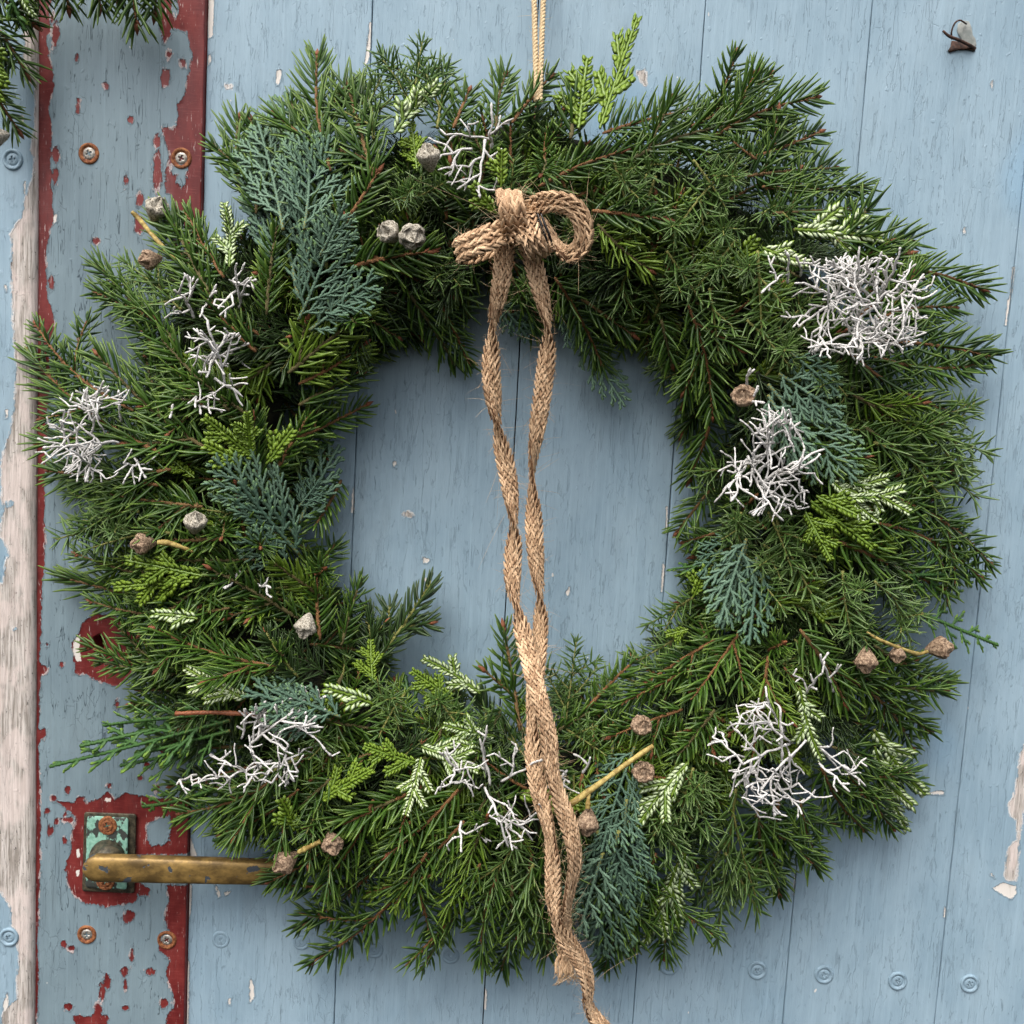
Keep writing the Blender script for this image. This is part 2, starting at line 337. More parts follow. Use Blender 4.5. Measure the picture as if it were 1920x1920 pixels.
RED_POLY = [
 [(300, -300), (298, 45), (307, 82), (320, 65), (322, 53), (350, 58), (357, 80), (360, 105), (355, 130), (350, 155), (342, 190), (334, 196), (333, 235), (322, 243), (305, 233), (304, 247), (312, 272), (318, 288), (310, 322), (312, 361), (322, 363), (328, 390), (345, 420), (352, 470), (345, 560), (352, 640), (420, 640), (420, -300)],
 [(108, 1503), (140, 1505), (143, 1497), (158, 1494), (162, 1506), (185, 1498), (203, 1484), (215, 1500), (235, 1487), (262, 1492), (300, 1497), (330, 1496), (350, 1500), (400, 1500), (400, 1602), (262, 1602), (264, 1660), (255, 1690), (225, 1697), (200, 1700), (165, 1694), (140, 1682), (130, 1662), (122, 1630), (132, 1595), (136, 1560), (143, 1530), (120, 1512)],
 [(312, 1660), (318, 1690), (309, 1712), (312, 1738), (322, 1750), (300, 1768), (298, 1782), (320, 1800), (311, 1822), (315, 1842), (325, 1862), (326, 1890), (312, 1905), (308, 2100), (400, 2100), (400, 1660)],
 [(137, 1228), (135, 1205), (146, 1190), (158, 1165), (178, 1150), (205, 1152), (235, 1165), (258, 1185), (262, 1230), (245, 1262), (222, 1286), (190, 1280), (160, 1265), (140, 1262)],
 [(262, 1655), (280, 1667), (278, 1680), (262, 1676)], [(228, 1722), (240, 1706), (253, 1712), (250, 1728), (236, 1730)],
 [(226, 1820), (234, 1811), (243, 1820), (234, 1832)], [(138, 1905), (150, 1903), (158, 1906), (172, 1905), (180, 1898), (202, 1906), (200, 1925), (150, 1940), (140, 1925)],
 [(306, 128), (318, 130), (316, 160), (305, 162), (301, 148)], [(144, 186), (149, 186), (149, 214), (144, 214)],
 [(253, 412), (262, 402), (272, 418), (266, 440), (253, 436)]]
RED_ELL = [(103, 62, 7, 26), (143, 108, 3, 6), (317, 103, 4, 8), (343, 117, 5, 8), (198, 160, 4, 6), (246, 223, 5, 6), (294, 265, 6, 12), (295, 320, 8, 38), (237, 337, 4, 12), (262, 372, 6, 14), (180, 452, 7, 7), (104, 290, 7, 15), (104, 330, 5, 16), (97, 35, 4, 10), (96, 530, 5, 12),
 (127, 1480, 5, 6), (100, 1497, 6, 6), (88, 1520, 5, 5), (125, 1538, 14, 5), (107, 1540, 5, 6), (95, 1558, 5, 10), (122, 1527, 4, 4), (121, 1575, 4, 5), (281, 1822, 8, 7), (200, 1840, 6, 12), (192, 1858, 5, 16), (184, 1892, 7, 12), (128, 1888, 8, 7), (309, 1881, 8, 8), (118, 1770, 5, 6), (134, 1779, 6, 5), (248, 1790, 3, 10), (235, 1848, 3, 8), (236, 1890, 5, 4), (219, 1322, 5, 8), (275, 1435, 6, 6), (262, 1458, 5, 5), (204, 1472, 4, 4), (115, 1245, 4, 5), (88, 1208, 3, 4), (295, 1480, 4, 7), (262, 1460, 4, 4), (305, 1405, 4, 8), (80, 1255, 9, 9), (80, 1375, 7, 10), (300, 1432, 4, 4)]
RED_HOLE = [(328, 12, 6, 20), (340, 335, 10, 16), (335, 318, 18, 12)]
LEFT_EDGE = ([-300, 0, 30, 62, 66, 95, 110, 125, 160, 200, 250, 300, 350, 410, 430, 470, 520, 560, 590, 625, 645, 700, 780, 850, 960, 1040, 1100, 1240, 1255, 1270, 1365, 1380, 1400, 1500, 1600, 1700, 1760, 1850, 1920, 2200],
             [95, 95, 94, 95, 87, 89, 92, 98, 101, 92, 96, 94, 97, 101, 94, 86, 87, 89, 101, 101, 90, 95, 88, 85, 83, 84, 79, 74, 84, 76, 72, 80, 72, 75, 76, 72, 70, 72, 68, 66])
WHITE_STILE = [(118, 1180, 2, 2)]
WHITE_BOARD_POLY = [[(392, -200), (401, 0), (400, 40), (398, 70), (390, 72), (389, -200)], [(391, 100), (397, 108), (395, 116), (389, 124)],
 [(355, 1562), (364, 1590), (369, 1600), (366, 1625), (350, 1625), (350, 1562)], [(352, 1655), (360, 1660), (358, 1705), (352, 1740), (347, 1740), (348, 1655)], [(347, 1790), (355, 1805), (353, 1930), (346, 2100), (340, 2100)],
 [(693, 42), (696, 42), (696, 80), (691, 110), (686, 122), (683, 122), (688, 90)], [(685, 160), (692, 165), (691, 195), (685, 200)], [(519, 130), (528, 131), (526, 150), (520, 163), (518, 150)],
 [(691, 210), (694, 215), (693, 240), (690, 240)], [(660, 925), (664, 910), (664, 965), (658, 960)], [(1249, 950), (1252, 950), (1251, 1000), (1248, 1000)], [(1243, 1055), (1247, 1060), (1242, 1110), (1239, 1110)],
 [(738, 864), (743, 867), (742, 878), (736, 872)], [(792, 1044), (806, 1049), (801, 1057), (794, 1055)], [(1061, 1110), (1069, 1098), (1068, 1112), (1063, 1121)], [(793, 1081), (800, 1083), (797, 1094), (794, 1090)],
 [(1490, 1640), (1493, 1640), (1489, 1680), (1487, 1680)], [(1771, 1700), (1775, 1707), (1772, 1722), (1769, 1718)], [(1899, 500), (1904, 500), (1896, 560), (1893, 560)], [(1890, 560), (1894, 562), (1887, 610), (1884, 610)],
 [(1857, 157), (1862, 150), (1861, 168)], [(909, 1850), (913, 1860), (911, 1895), (908, 1890)], [(1758, 1483), (1770, 1483), (1771, 1490), (1732, 1488)], [(468, 1832), (475, 1845), (477, 1870), (468, 1880)],
 [(1862, 1665), (1880, 1655), (1905, 1662), (1906, 1675), (1896, 1687), (1884, 1680), (1868, 1670)], [(1855, 1635), (1862, 1640), (1868, 1648), (1857, 1640)],
 [(402, 1657), (410, 1668), (414, 1680), (409, 1684), (405, 1672)], [(421, 1674), (432, 1669), (430, 1676), (422, 1680)], [(428, 1872), (433, 1872), (432, 1885), (428, 1882)], [(1807, 426), (1811, 425), (1810, 440), (1806, 438)]]
BARE_BOARD = [[(1990, 1330), (1918, 1400), (1912, 1430), (1903, 1495), (1892, 1505), (1896, 1530), (1908, 1536), (1908, 1575), (1893, 1588), (1884, 1640), (1890, 1650), (1905, 1650), (1912, 1560), (1925, 1480), (1990, 1480)], [(422, 158), (433, 160), (434, 166), (426, 165)], [(1196, 135), (1208, 128), (1212, 140), (1210, 160), (1203, 150)], [(755, 962), (765, 960), (776, 966), (770, 970), (758, 970)]]
BARE_LEFT = ([-300, 0, 30, 60, 90, 120, 150, 160, 175, 200, 250, 285, 300, 330, 360, 385, 408, 420, 440, 460, 480, 500, 540, 580, 640, 690, 740, 790, 830, 860, 900, 960, 1000, 1100, 1200, 1400, 1650, 1670, 1690, 1700, 1735, 1745, 1800, 1850, 1872, 1890, 1905, 1930, 2200],
             [45, 45, 50, 44, 47, 42, 48, 66, 66, 67, 64, 60, 66, 64, 52, 44, 42, 30, 20, 24, 22, 20, 24, 25, 28, 32, 30, 24, 14, 4, 4, 6, 2, -20, -30, -30, -30, 0, 14, 20, 22, 33, 36, 33, 34, 12, 4, 6, 6])

def door_wear(v, kind):
    p = proj(v); n = len(p)
    red = np.full(n, -30.0); white = np.full(n, -30.0); bare = np.full(n, -30.0)
    if kind == 'stile':
        l = [sd_poly(p, q) for q in RED_POLY] + [sd_ell(p, *e) for e in RED_ELL]
        l.append(np.interp(p[:, 1], LEFT_EDGE[0], LEFT_EDGE[1]) - p[:, 0])
        red = union(l, n)
        for e in RED_HOLE: red = np.minimum(red, -sd_ell(p, *e))
        win = sd_poly(p, [(276, 1545), (290, 1536), (318, 1528), (320, 1545), (318, 1575), (305, 1585), (283, 1588), (276, 1575)])
        red = np.minimum(red, -win)
        white = union([sd_poly(p, [(136, 1222), (139, 1200), (150, 1190), (148, 1215), (152, 1240), (143, 1240)]), sd_poly(p, [(143, 1592), (148, 1592), (150, 1608), (144, 1608)]), sd_poly(p, [(142, 1632), (148, 1632), (149, 1643), (143, 1643)]), sd_ell(p, 202, 1500, 6, 4), sd_poly(p, [(100, 405), (106, 400), (107, 415), (100, 420)])], n)
    elif kind == 'left':
        bare = union([p[:, 0] - np.interp(p[:, 1], BARE_LEFT[0], BARE_LEFT[1]), sd_poly(p, [(-400, 1780), (-60, 1800), (-30, 1880), (-30, 2100), (-400, 2100)])], n)
        bare = np.where(np.abs(sd_ell(p, 24, 940, 10, 9)) < 0, bare, bare)
        bare = np.minimum(bare, -sd_ell(p, 18, 945, 9, 7)); bare = np.minimum(bare, -sd_ell(p, 28, 1180, 6, 4))
        bare = np.minimum(bare, -sd_poly(p, [(-10, 990), (12, 1020), (18, 1040), (10, 1060), (6, 1095), (-10, 1100)]))
        white = union([sd_poly(p, q) for q in ([(39, 215), (45, 218), (43, 235), (40, 230)], [(45, 340), (48, 340), (47, 365), (44, 360)], [(10, 768), (15, 768), (14, 784), (11, 784)], [(7, 535), (13, 535), (12, 548)], [(5, 1885), (14, 1860), (16, 1885), (8, 1900)])], n)
    else:
        white = union([sd_poly(p, q) for q in WHITE_BOARD_POLY], n); bare = union([sd_poly(p, q) for q in BARE_BOARD], n)
    return red, white, bare

# ------------------------------------------------------------------ door
def world_x(pt, pb, h):     # a vertical line through (pt, 0) and (pb, 1920)
    return float((P(pt, 0, h)[0] + P(pb, 1920, h)[0]) / 2)
Z0, Z1 = 1.25 - 0.36, 1.25 + 0.38
def board(parent, x0, x1, h, kind, step, mat, seed, round_l=2.0, round_r=2.0, label=None, name='board'):
    """one plank as a fine height field with rounded long edges and real thickness; h, rounding in px"""
    nx = max(8, int((x1 - x0) / S / step)); nz = int((Z1 - Z0) / S / step)
    xs = np.linspace(x0, x1, nx + 1); zs = np.linspace(Z0, Z1, nz + 1)
    # cluster a few columns at the edges
    xs = np.unique(np.concatenate([xs, x0 + np.array([0.4, 1, 2, 3.5, 6, 9]) * S, x1 - np.array([0.4, 1, 2, 3.5, 6, 9]) * S]))
    X, Z = np.meshgrid(xs, zs); nxx = len(xs)
    xpx = X / S; zpx = Z / S
    hh = h + 1.2 * (vnoise(xpx / 90, zpx / 500, seed) - 0.5) + 0.9 * (vnoise(xpx / 22, zpx / 160, seed + 1) - 0.5) + 0.5 * (vnoise(xpx / 7, zpx / 60, seed + 2) - 0.5)
    dl = (X - x0) / S + 1.2 * (vnoise(zpx / 40, zpx * 0, seed + 5)); dr = (x1 - X) / S + 1.2 * (vnoise(zpx / 40, zpx * 0, seed + 6))
    for d, rr in ((dl, round_l), (dr, round_r)):
        q = np.clip(1 - d / rr, 0, 1); hh = hh - rr * (1 - np.sqrt(np.maximum(0, 1 - q * q)))
    X = X.copy()
    wob = 0.5 * S * (vnoise(zs / S / 70, zs * 0, seed + 9) - 0.5)
    X[:, 0] += wob; X[:, -1] += wob
    V = np.stack([X, -hh * S, Z], -1).reshape(-1, 3)
    red, white, bare = door_wear(V, kind)
    dent = np.clip((np.maximum(red, np.maximum(white, bare)) + 1) / 2, 0, 1) * 0.7
    V[:, 1] += dent * S
    if kind == 'stile':
        p = proj(V); kh = sd_poly(p, [(176, 1196), (188, 1190), (196, 1200), (194, 1212), (190, 1235), (180, 1236), (176, 1212)])
        V[:, 1] += np.clip((kh + 1) / 3, 0, 1) * 50 * S
    nz1 = len(zs); i = np.arange(nz1 - 1)[:, None] * nxx; j = np.arange(nxx - 1)[None]
    fr = np.stack([i + j, i + j + 1, i + nxx + j + 1, i + nxx + j], -1).reshape(-1, 4)
    # closed back: rim dropped to the back plane
    rim = np.concatenate([np.arange(nxx), (np.arange(1, nz1) * nxx + nxx - 1), ((nz1 - 1) * nxx + np.arange(nxx - 2, -1, -1)), (np.arange(nz1 - 2, 0, -1) * nxx)])
    bv = V[rim].copy(); bv[:, 1] = 0.022
    nb = len(V); k = len(rim); a = np.arange(k); b = (a + 1) % k
    side = np.stack([rim[b], rim[a], nb + a, nb + b], -1)
    mb = MB(); allv = np.concatenate([V, bv]); mb.add(allv, [fr, side])
    pad = np.full(k, -30.0)
    ex = {'wear_red': np.concatenate([red, red[rim]]), 'wear_white': np.concatenate([white, pad]), 'wear_bare': np.concatenate([bare, bare[rim]])}
    me = mb.mesh(name, [mat], True, ex)
    o = obj(name, me, parent, loc=-Vector(parent.location))
    if label: o['label'] = label
    return o

door = empty('door', Vector(P(960, 1500, 0)), label='blue painted plank door with red patched stile and brass handle, carrying the round wreath', category='door')
seams = [(699, 626), (1010, 905), (1324, 1186), (1637, 1467), (1957, 1750)]
xl = world_x(71, 59, 12); xst = world_x(384, 345, 12)
board(door, xl, xst, 12, 'stile', 2.4, M['stile'], 11, 3, 3.5, 'grey-blue stile with dark red undercoat showing along both edges', 'stile')
xb = [world_x(388, 349, 0)] + [world_x(a, b, 0) for a, b in seams]
xb.append(xb[-1] + 0.092)
GAP = 2.1 * S
for i in range(len(xb) - 1):
    board(door, xb[i] + (0.0 if i else 0.5 * S) + GAP / 2, xb[i + 1] - GAP / 2, 0, 'board', 4.0, M['board'], 30 + 10 * i, 1.8, 1.8)
left_door = empty('door', Vector(P(20, 1500, 0)), label='neighbouring blue door leaf with peeled bare grey wood edge at the far left', category='door')
xL1 = world_x(66, 60, 26)
board(left_door, xL1 - 0.085, xL1, 26, 'left', 2.6, M['board'], 91, 2, 16, None, 'board')
# backing that closes the door behind the joints
mb = MB(); x0, x1 = xb[0] - 0.1, xb[-1] - 0.002
bxv = np.array([[x, y, z] for x in (xl, x1) for y in (0.0225, 0.030) for z in (Z0, Z1)])
mb.add(bxv, np.array([[0, 1, 3, 2], [4, 6, 7, 5], [0, 4, 5, 1], [2, 3, 7, 6], [1, 5, 7, 3], [0, 2, 6, 4]]))
obj('backing_panel', mb.mesh('backing_panel', [M['void']], False), door, loc=-door.location)

# ---- screws: cup washer with a cross head
def screw_mesh(name, mat_rim, mat_head, R=20, prof=None, slot=5.5, sunk=0.0):
    prof = prof or [(0, 2.6), (3, 2.6), (6, 2.4), (9, 1.8), (10.5, 0.6), (11.5, 0.4), (12.5, 1.8), (14, 3.0), (16, 3.4), (18, 2.6), (19.4, -0.8), (20, -2.5)]
    # refine radii
    rr = np.concatenate([[0.01], np.linspace(0.7, R, 30)]); hh = np.interp(rr, [p[0] * R / 20 for p in prof], [p[1] for p in prof])
    n = 48; a = np.arange(n) / n * 2 * PI; Rg, A = np.meshgrid(rr, a, indexing='ij'); H = np.repeat(hh[:, None], n, 1)
    X = Rg * np.cos(A); Y = Rg * np.sin(A); ph = 0.5
    u = X * math.cos(ph) + Y * math.sin(ph); v_ = -X * math.sin(ph) + Y * math.cos(ph)
    cr = ((np.abs(u) < 1.35) & (np.abs(v_) < slot)) | ((np.abs(v_) < 1.35) & (np.abs(u) < slot)) | (Rg < 2.4)
    H = np.where(cr, H - 6.0, H) + 0.25 * (vnoise(X / 3 + 50, Y / 3 + 50, 3) - 0.5)
    V = np.stack([X * S, -H * S, Y * S], -1).reshape(-1, 3)
    f = sweep_rings(len(rr), n)[:, ::-1]
    m = (np.repeat(np.arange(len(rr) - 1), n) * (R / 30.0) < 10.3 * R / 20).astype(int)
    cm_ = (cr[:-1] & cr[1:]).ravel(); m = np.where(cm_, 2, m); mb = MB(); mb.add(V, f, mat=m); return mb.mesh(name, [mat_rim, mat_head, M['void']])  # cross slot faces coloured black to paint the shade in the recess
sm_rust = screw_mesh('rusty_screw', M['rust'], M['steel']); sm_paint = screw_mesh('painted_screw', M['screwpaint'], M['screwpaint'])
sm_flat = screw_mesh('sunken_screw', M['screwpaint'], M['screwpaint'], 18, [(0, 1.0), (5, 1.0), (11, 0.8), (12, 0.2), (13, 1.1), (16, 1.4), (18, 1.0), (19.5, 0.2), (20, -1.5)], 3.0)
sm_plate = screw_mesh('plate_screw', M['rust'], M['rust'], 19, [(0, 4), (8, 4), (11, 3.5), (12, 1.5), (13, 2.8), (18, 2.5), (20, -1)], 6.5)
def put_screw(me, px, py, h, parent, label=None, rot=0.0):
    p = Vector(P(px, py, h)); o = obj('screw', me, parent, loc=p - parent.location); o.rotation_euler = (0, rot, 0)
    if label: o['label'] = label
    return o
put_screw(sm_rust, 167, 288, 11.6, door, 'rusty cup washer screw'); put_screw(sm_rust, 340, 297, 11.4, door, 'rusty cup washer screw', 0.9)
put_screw(sm_rust, 163, 1752, 11.6, door, 'rusty cup washer screw', 0.4); put_screw(sm_rust, 313, 1762, 11.4, door, 'rusty cup washer screw', 1.4)
for k, (a, b) in enumerate([(414, 1762), (565, 1766), (702, 1781), (845, 1792), (1137, 1806), (1255, 1811), (1420, 1819), (1545, 1827), (1683, 1839), (1818, 1844)]):
    put_screw(sm_flat if a < 1100 else sm_paint, a, b, 0.0, door, rot=0.7 * k)
put_screw(sm_paint, 24, 299, 25.6, left_door, rot=0.3); put_screw(sm_paint, 17, 1757, 25.6, left_door, rot=1.1)

# ---- bent nail with a scrap of torn paper
def px_tube(pts, rad, n=8, cat=6):
    q = np.array([P(a, b, c) for a, b, c in pts]); 
    if cat: q = catmull(q, len(pts) * cat)
    rad = np.interp(np.linspace(0, 1, len(q)), np.linspace(0, 1, np.size(rad)), np.atleast_1d(rad)) * S
    return tube(q, rad, n)
mb = MB()
v, f = px_tube([(1768, 58, 30), (1780, 68, 28), (1800, 76, 20), (1820, 86, 8), (1830, 92, -4)], [2, 2.6, 2.8, 2.8, 2.6]); mb.add(v, f)
v, f = px_tube([(1812, 45, 6), (1800, 38, 22), (1790, 44, 28), (1784, 60, 28), (1785, 74, 22)], [1.3, 1.5, 1.6, 1.6, 1.5]); mb.add(v, f)
obj('bent_nail', mb.mesh('bent_nail', [M['iron']]), door, loc=-door.location)
def scrap(name, poly, h, mat, thick=2.0):
    mb = MB(); c = np.mean(poly, 0); n = len(poly)
    rings = []
    for s, dh in ((1.0, -2.0), (1.0, thick * 0.6), (0.9, thick), (0.45, thick + 1.0)):
        rings.append(np.array([P(c[0] + (x - c[0]) * s, c[1] + (y - c[1]) * s, h + dh + 0.8 * math.sin(3 * i)) for i, (x, y) in enumerate(poly)]))
    v = np.concatenate(rings + [P(c[0], c[1], h + thick + 1.2)[None]]); j = np.arange(n); j2 = (j + 1) % n
    mb.add(v, [sweep_rings(4, n)[:, ::-1], np.stack([3 * n + j2, 3 * n + j, np.full(n, 4 * n)], -1)]); return mb.mesh(name, [mat])
obj('paper_scrap', scrap('paper_scrap', [(1796, 45), (1806, 38), (1817, 40), (1822, 52), (1824, 66), (1829, 72), (1831, 84), (1826, 97), (1812, 92), (1800, 70), (1794, 58)], 0.5, M['tape']), door, loc=-door.location)
obj('rust_crust', scrap('rust_crust', [(1784, 76), (1798, 78), (1812, 84), (1830, 90), (1828, 96), (1818, 92), (1806, 94), (1796, 93), (1780, 99), (1777, 95), (1782, 88)], 1.5, M['iron'], 2.0), door, loc=-door.location)

# ---- handle
handle = empty('door_handle', Vector(P(205, 1600, 12)) - door.location); handle.parent = door
hloc = door.location + handle.location
def rbox(name, corners, h0, h1, bev, mat, dome=0.0):
    """bevelled plate from 4 px corners (tl,tr,br,bl)"""
    c = np.array(corners, float); n = 8; out = []
    def rrect(inset, rad):
        pts = []
        cc = c.mean(0); q = c + (cc - c) / np.abs(cc - c).max(1, keepdims=True) * inset
        for i in range(4):
            p0, p1, p2 = q[i - 1], q[i], q[(i + 1) % 4]
            a = (p0 - p1) / np.linalg.norm(p0 - p1); b = (p2 - p1) / np.linalg.norm(p2 - p1)
            for t in np.linspace(0, 1, n):
                pts.append(p1 + a * rad * (1 - t) ** 2 + b * rad * t ** 2)
        return np.array(pts)
    rings = []
    for ins, h in ((0, h0), (0, h1 - bev), (bev * 0.3, h1 - bev * 0.3), (bev, h1), (bev * 3, h1 + dome * 0.5)):
        r = rrect(ins, 6); rings.append(np.array([P(x, y, h) for x, y in r]))
    k = 4 * n; cc = c.mean(0)
    v = np.concatenate(rings + [P(cc[0], cc[1], h1 + dome)[None]]); j = np.arange(k); j2 = (j + 1) % k
    mb = MB(); mb.add(v, [sweep_rings(5, k)[:, ::-1], np.stack([4 * k + j2, 4 * k + j, np.full(k, 5 * k)], -1)])
    return mb.mesh(name, [mat], True)
obj('back_plate', rbox('back_plate', [(158, 1522), (256, 1526), (252, 1675), (154, 1671)], 10, 20, 2.5, M['oldmetal']), handle, loc=-hloc)
obj('face_plate', rbox('face_plate', [(163, 1529), (241, 1533), (238, 1668), (160, 1664)], 19, 26, 3.0, M['verdigris']), handle, loc=-hloc)
for (a, b, r) in ((202, 1548, 0.2), (198, 1652, 0.9)):
    o = obj('screw', sm_plate, handle, loc=Vector(P(a, b, 25.5)) - hloc); o.rotation_euler = (0, r, 0)
# neck
cen = P(202, 1606, 24); cen2 = P(204, 1612, 82)
mb = MB(); t_ = np.linspace(0, 1, 9)[:, None]; pts = cen + (cen2 - cen) * t_
v, f = tube(pts, np.array([34, 34, 31, 27, 25, 24, 24, 24, 24]) * S, 32, up=np.array([0, 0, 1.0])); mb.add(v, f)
obj('neck', mb.mesh('neck', [M['oldmetal']]), handle, loc=-hloc)
# lever: swept rounded bar
A_ = P(157, 1626, 92); B_ = P(560, 1636, 78); ax = norm(B_ - A_); Lh = np.linalg.norm(B_ - A_)
yv = norm(np.cross(ax, np.array([0, -1, 0]))); zv = np.cross(yv, ax) * 1.0
if zv[1] > 0: zv = -zv
if yv[2] < 0: yv = -yv
m = 40; n = 36; s_ = np.concatenate([1 - np.cos(np.linspace(0, PI / 2, 12)), np.linspace(1.15, Lh / S / 27.0 - 1, 24), Lh / S / 27.0 - 1 + np.sin(np.linspace(0.15, PI / 2, 8))])
rings = []
for s0 in s_:
    x = s0 * 27 * S; e0 = math.sqrt(max(0.0, 1 - (1 - min(s0, 1)) ** 2)); rem = Lh / S / 27.0 - s0; e1 = math.sqrt(max(0.0, 1 - (1 - min(rem, 1)) ** 2)); e = max(0.02, min(e0, e1))
    hw = (25.5 - 2.5 * x / Lh) * S * e; ht = 14 * S * max(0.15, e ** 0.35)
    a = np.arange(n) / n * 2 * PI; ca, sa = np.cos(a), np.sin(a)
    yy = np.sign(ca) * np.abs(ca) ** 0.62 * hw; zz = np.sign(sa) * np.abs(sa) ** 0.55 * ht
    rings.append(A_ + ax * x + yy[:, None] * yv + zz[:, None] * zv)
mb = MB(); v = np.concatenate(rings + [rings[0].mean(0)[None], rings[-1].mean(0)[None]]); k = len(s_); j = np.arange(n); j2 = (j + 1) % n
mb.add(v, [sweep_rings(k, n), np.concatenate([np.stack([j2, j, np.full(n, k * n)], -1), np.stack([(k - 1) * n + j, (k - 1) * n + j2, np.full(n, k * n + 1)], -1)])])
obj('lever', mb.mesh('lever', [M['brass']]), handle, loc=-hloc)
# ==== END OF DOOR ====

# ------------------------------------------------------------------ evergreen pieces; local +X is the stem, +Z faces the viewer, px units
def needle_template(rings=4, n=4, wmax=0.5, flat=0.55, sharp=0.25):
    t = np.linspace(0, 0.93, rings); w_ = wmax * np.interp(t, [0, 0.12, 0.5, 0.8, 1], [0.55, 0.95, 1.0, 0.85, sharp])
    a = np.arange(n) / n * 2 * PI + PI / n
    v = np.stack([np.repeat(t, n), (w_[:, None] * np.cos(a)).ravel(), (w_[:, None] * flat * np.sin(a)).ravel()], -1)
    v = np.concatenate([v, [[1.0, 0, 0]]]); j = np.arange(n); j2 = (j + 1) % n; k = rings
    return v, [sweep_rings(k, n), np.stack([(k - 1) * n + j, (k - 1) * n + j2, np.full(n, k * n)], -1)]
def scatter(mb, tmpl, pos, d, nrm, length, width, bend, mat=0, rnd=None, rr=None, tt_off=0.0):
    """place the template along d at pos for every row; bends towards bend vector"""
    tv, tf = tmpl; N = len(pos); k = len(tv)
    d = norm(d); nrm = norm(nrm - (nrm * d).sum(1, keepdims=True) * d); y = np.cross(nrm, d)
    t = tv[:, 0]
    v = pos[:, None] + d[:, None] * (t[None, :, None] * length[:, None, None]) + y[:, None] * (tv[None, :, 1, None] * width[:, None, None]) + nrm[:, None] * (tv[None, :, 2, None] * width[:, None, None])
    v = v + bend[:, None] * (t[None, :, None] ** 2 * length[:, None, None])
    fs = [(np.asarray(q)[None] + (np.arange(N) * k)[:, None, None]).reshape(-1, np.asarray(q).shape[1]) for q in tf]
    rnd = rr.random(N) if rnd is None else rnd
    mb.add(v.reshape(-1, 3), fs, mat, np.repeat(rnd, k), np.tile(t, N) * (1 - tt_off))
NT = needle_template(4, 4, 0.5, 0.6)
NT_SHARP = needle_template(3, 4, 0.5, 0.45, 0.12)
OCT = (np.array([[0, 0, 0], [0.45, 0.5, 0], [0.45, -0.5, 0], [0.5, 0, 0.5], [0.5, 0, -0.5], [1, 0, 0]], float), [np.array([[0, 3, 1], [0, 1, 4], [0, 4, 2], [0, 2, 3], [5, 1, 3], [5, 4, 1], [5, 2, 4], [5, 3, 2]])])
SCALE = (np.array([[0, 0.12, 0], [0, -0.12, 0], [0.35, 0.5, 0.1], [0.35, -0.5, 0.1], [0.45, 0, 0.26], [0.75, 0.42, 0.05], [0.75, -0.42, 0.05], [1, 0, 0.1], [0.4, 0, -0.2]], float),
         [np.array([[0, 4, 2], [1, 3, 4], [0, 1, 4], [2, 4, 5], [3, 6, 4], [4, 7, 5], [4, 6, 7], [2, 5, 8], [8, 5, 7], [3, 8, 6], [8, 7, 6], [0, 2, 8], [1, 8, 3], [0, 8, 1]])])
def axis_curve(L, r, amp=0.06, k=14, sag=0.0):
    x = np.linspace(0, L, k); y = L * amp * (r.normal() * (x / L) ** 2 + 0.4 * r.normal() * np.sin(x / L * PI)); z = L * amp * (r.normal() * 0.6 * (x / L) ** 2) - sag * L * (x / L) ** 2
    return np.stack([x, y, z], -1)
def sample(c, s):
    seg = np.linalg.norm(np.diff(c, axis=0), axis=1); cs = np.concatenate([[0], np.cumsum(seg)]); s = np.clip(s, 0, cs[-1])
    p = np.stack([np.interp(s, cs, c[:, i]) for i in range(3)], -1)
    T = norm(np.gradient(c, axis=0)); d = norm(np.stack([np.interp(s, cs, T[:, i]) for i in range(3)], -1)); return p, d, cs[-1]
def shoot_axes(L, r, n_side, ang=42, frac=0.45):
    main = axis_curve(L, r); out = [(main, 1.0)]
    for i in range(n_side):
        s = L * (0.12 + 0.55 * (i + r.random() * 0.6) / max(1, n_side)); p, d, _ = sample(main, np.array([s])); sg = 1 if i % 2 == 0 else -1
        a = math.radians(ang + r.normal() * 6) * sg; l2 = L * frac * (1 - 0.45 * s / L) * (0.8 + 0.4 * r.random())
        c = axis_curve(l2, r, 0.05, 9); ca, sa = math.cos(a), math.sin(a)
        dd = d[0]; th = math.atan2(dd[1], dd[0]) + a
        R = np.array([[math.cos(th), -math.sin(th), 0], [math.sin(th), math.cos(th), 0], [0, 0, 1]])
        c = c @ R.T; c[:, 2] += np.linspace(0, r.normal() * 0.08 * l2, 9); out.append((p[0] + c, 0.8))
    return out
def bud(mb, p, d, size, mat, r):
    k = 6; t = np.linspace(0, 1, k); rad = size * np.array([0.30, 0.5, 0.48, 0.36, 0.2, 0.03]); v, f = tube(p + d * (t[:, None] * size * 2.0), rad, 7); mb.add(v, f, mat)
class Kind: pass
def spruce(L, seed, n_side=2, *a_, **k_):
    r_ = np.random.default_rng(seed + 5000); k_.setdefault('r_len', r_.uniform(0.82, 1.2)); k_.setdefault('spread', r_.uniform(48, 68)); k_.setdefault('step', r_.uniform(2.0, 3.0)); return spruce_(L, seed, n_side, *a_, **k_)
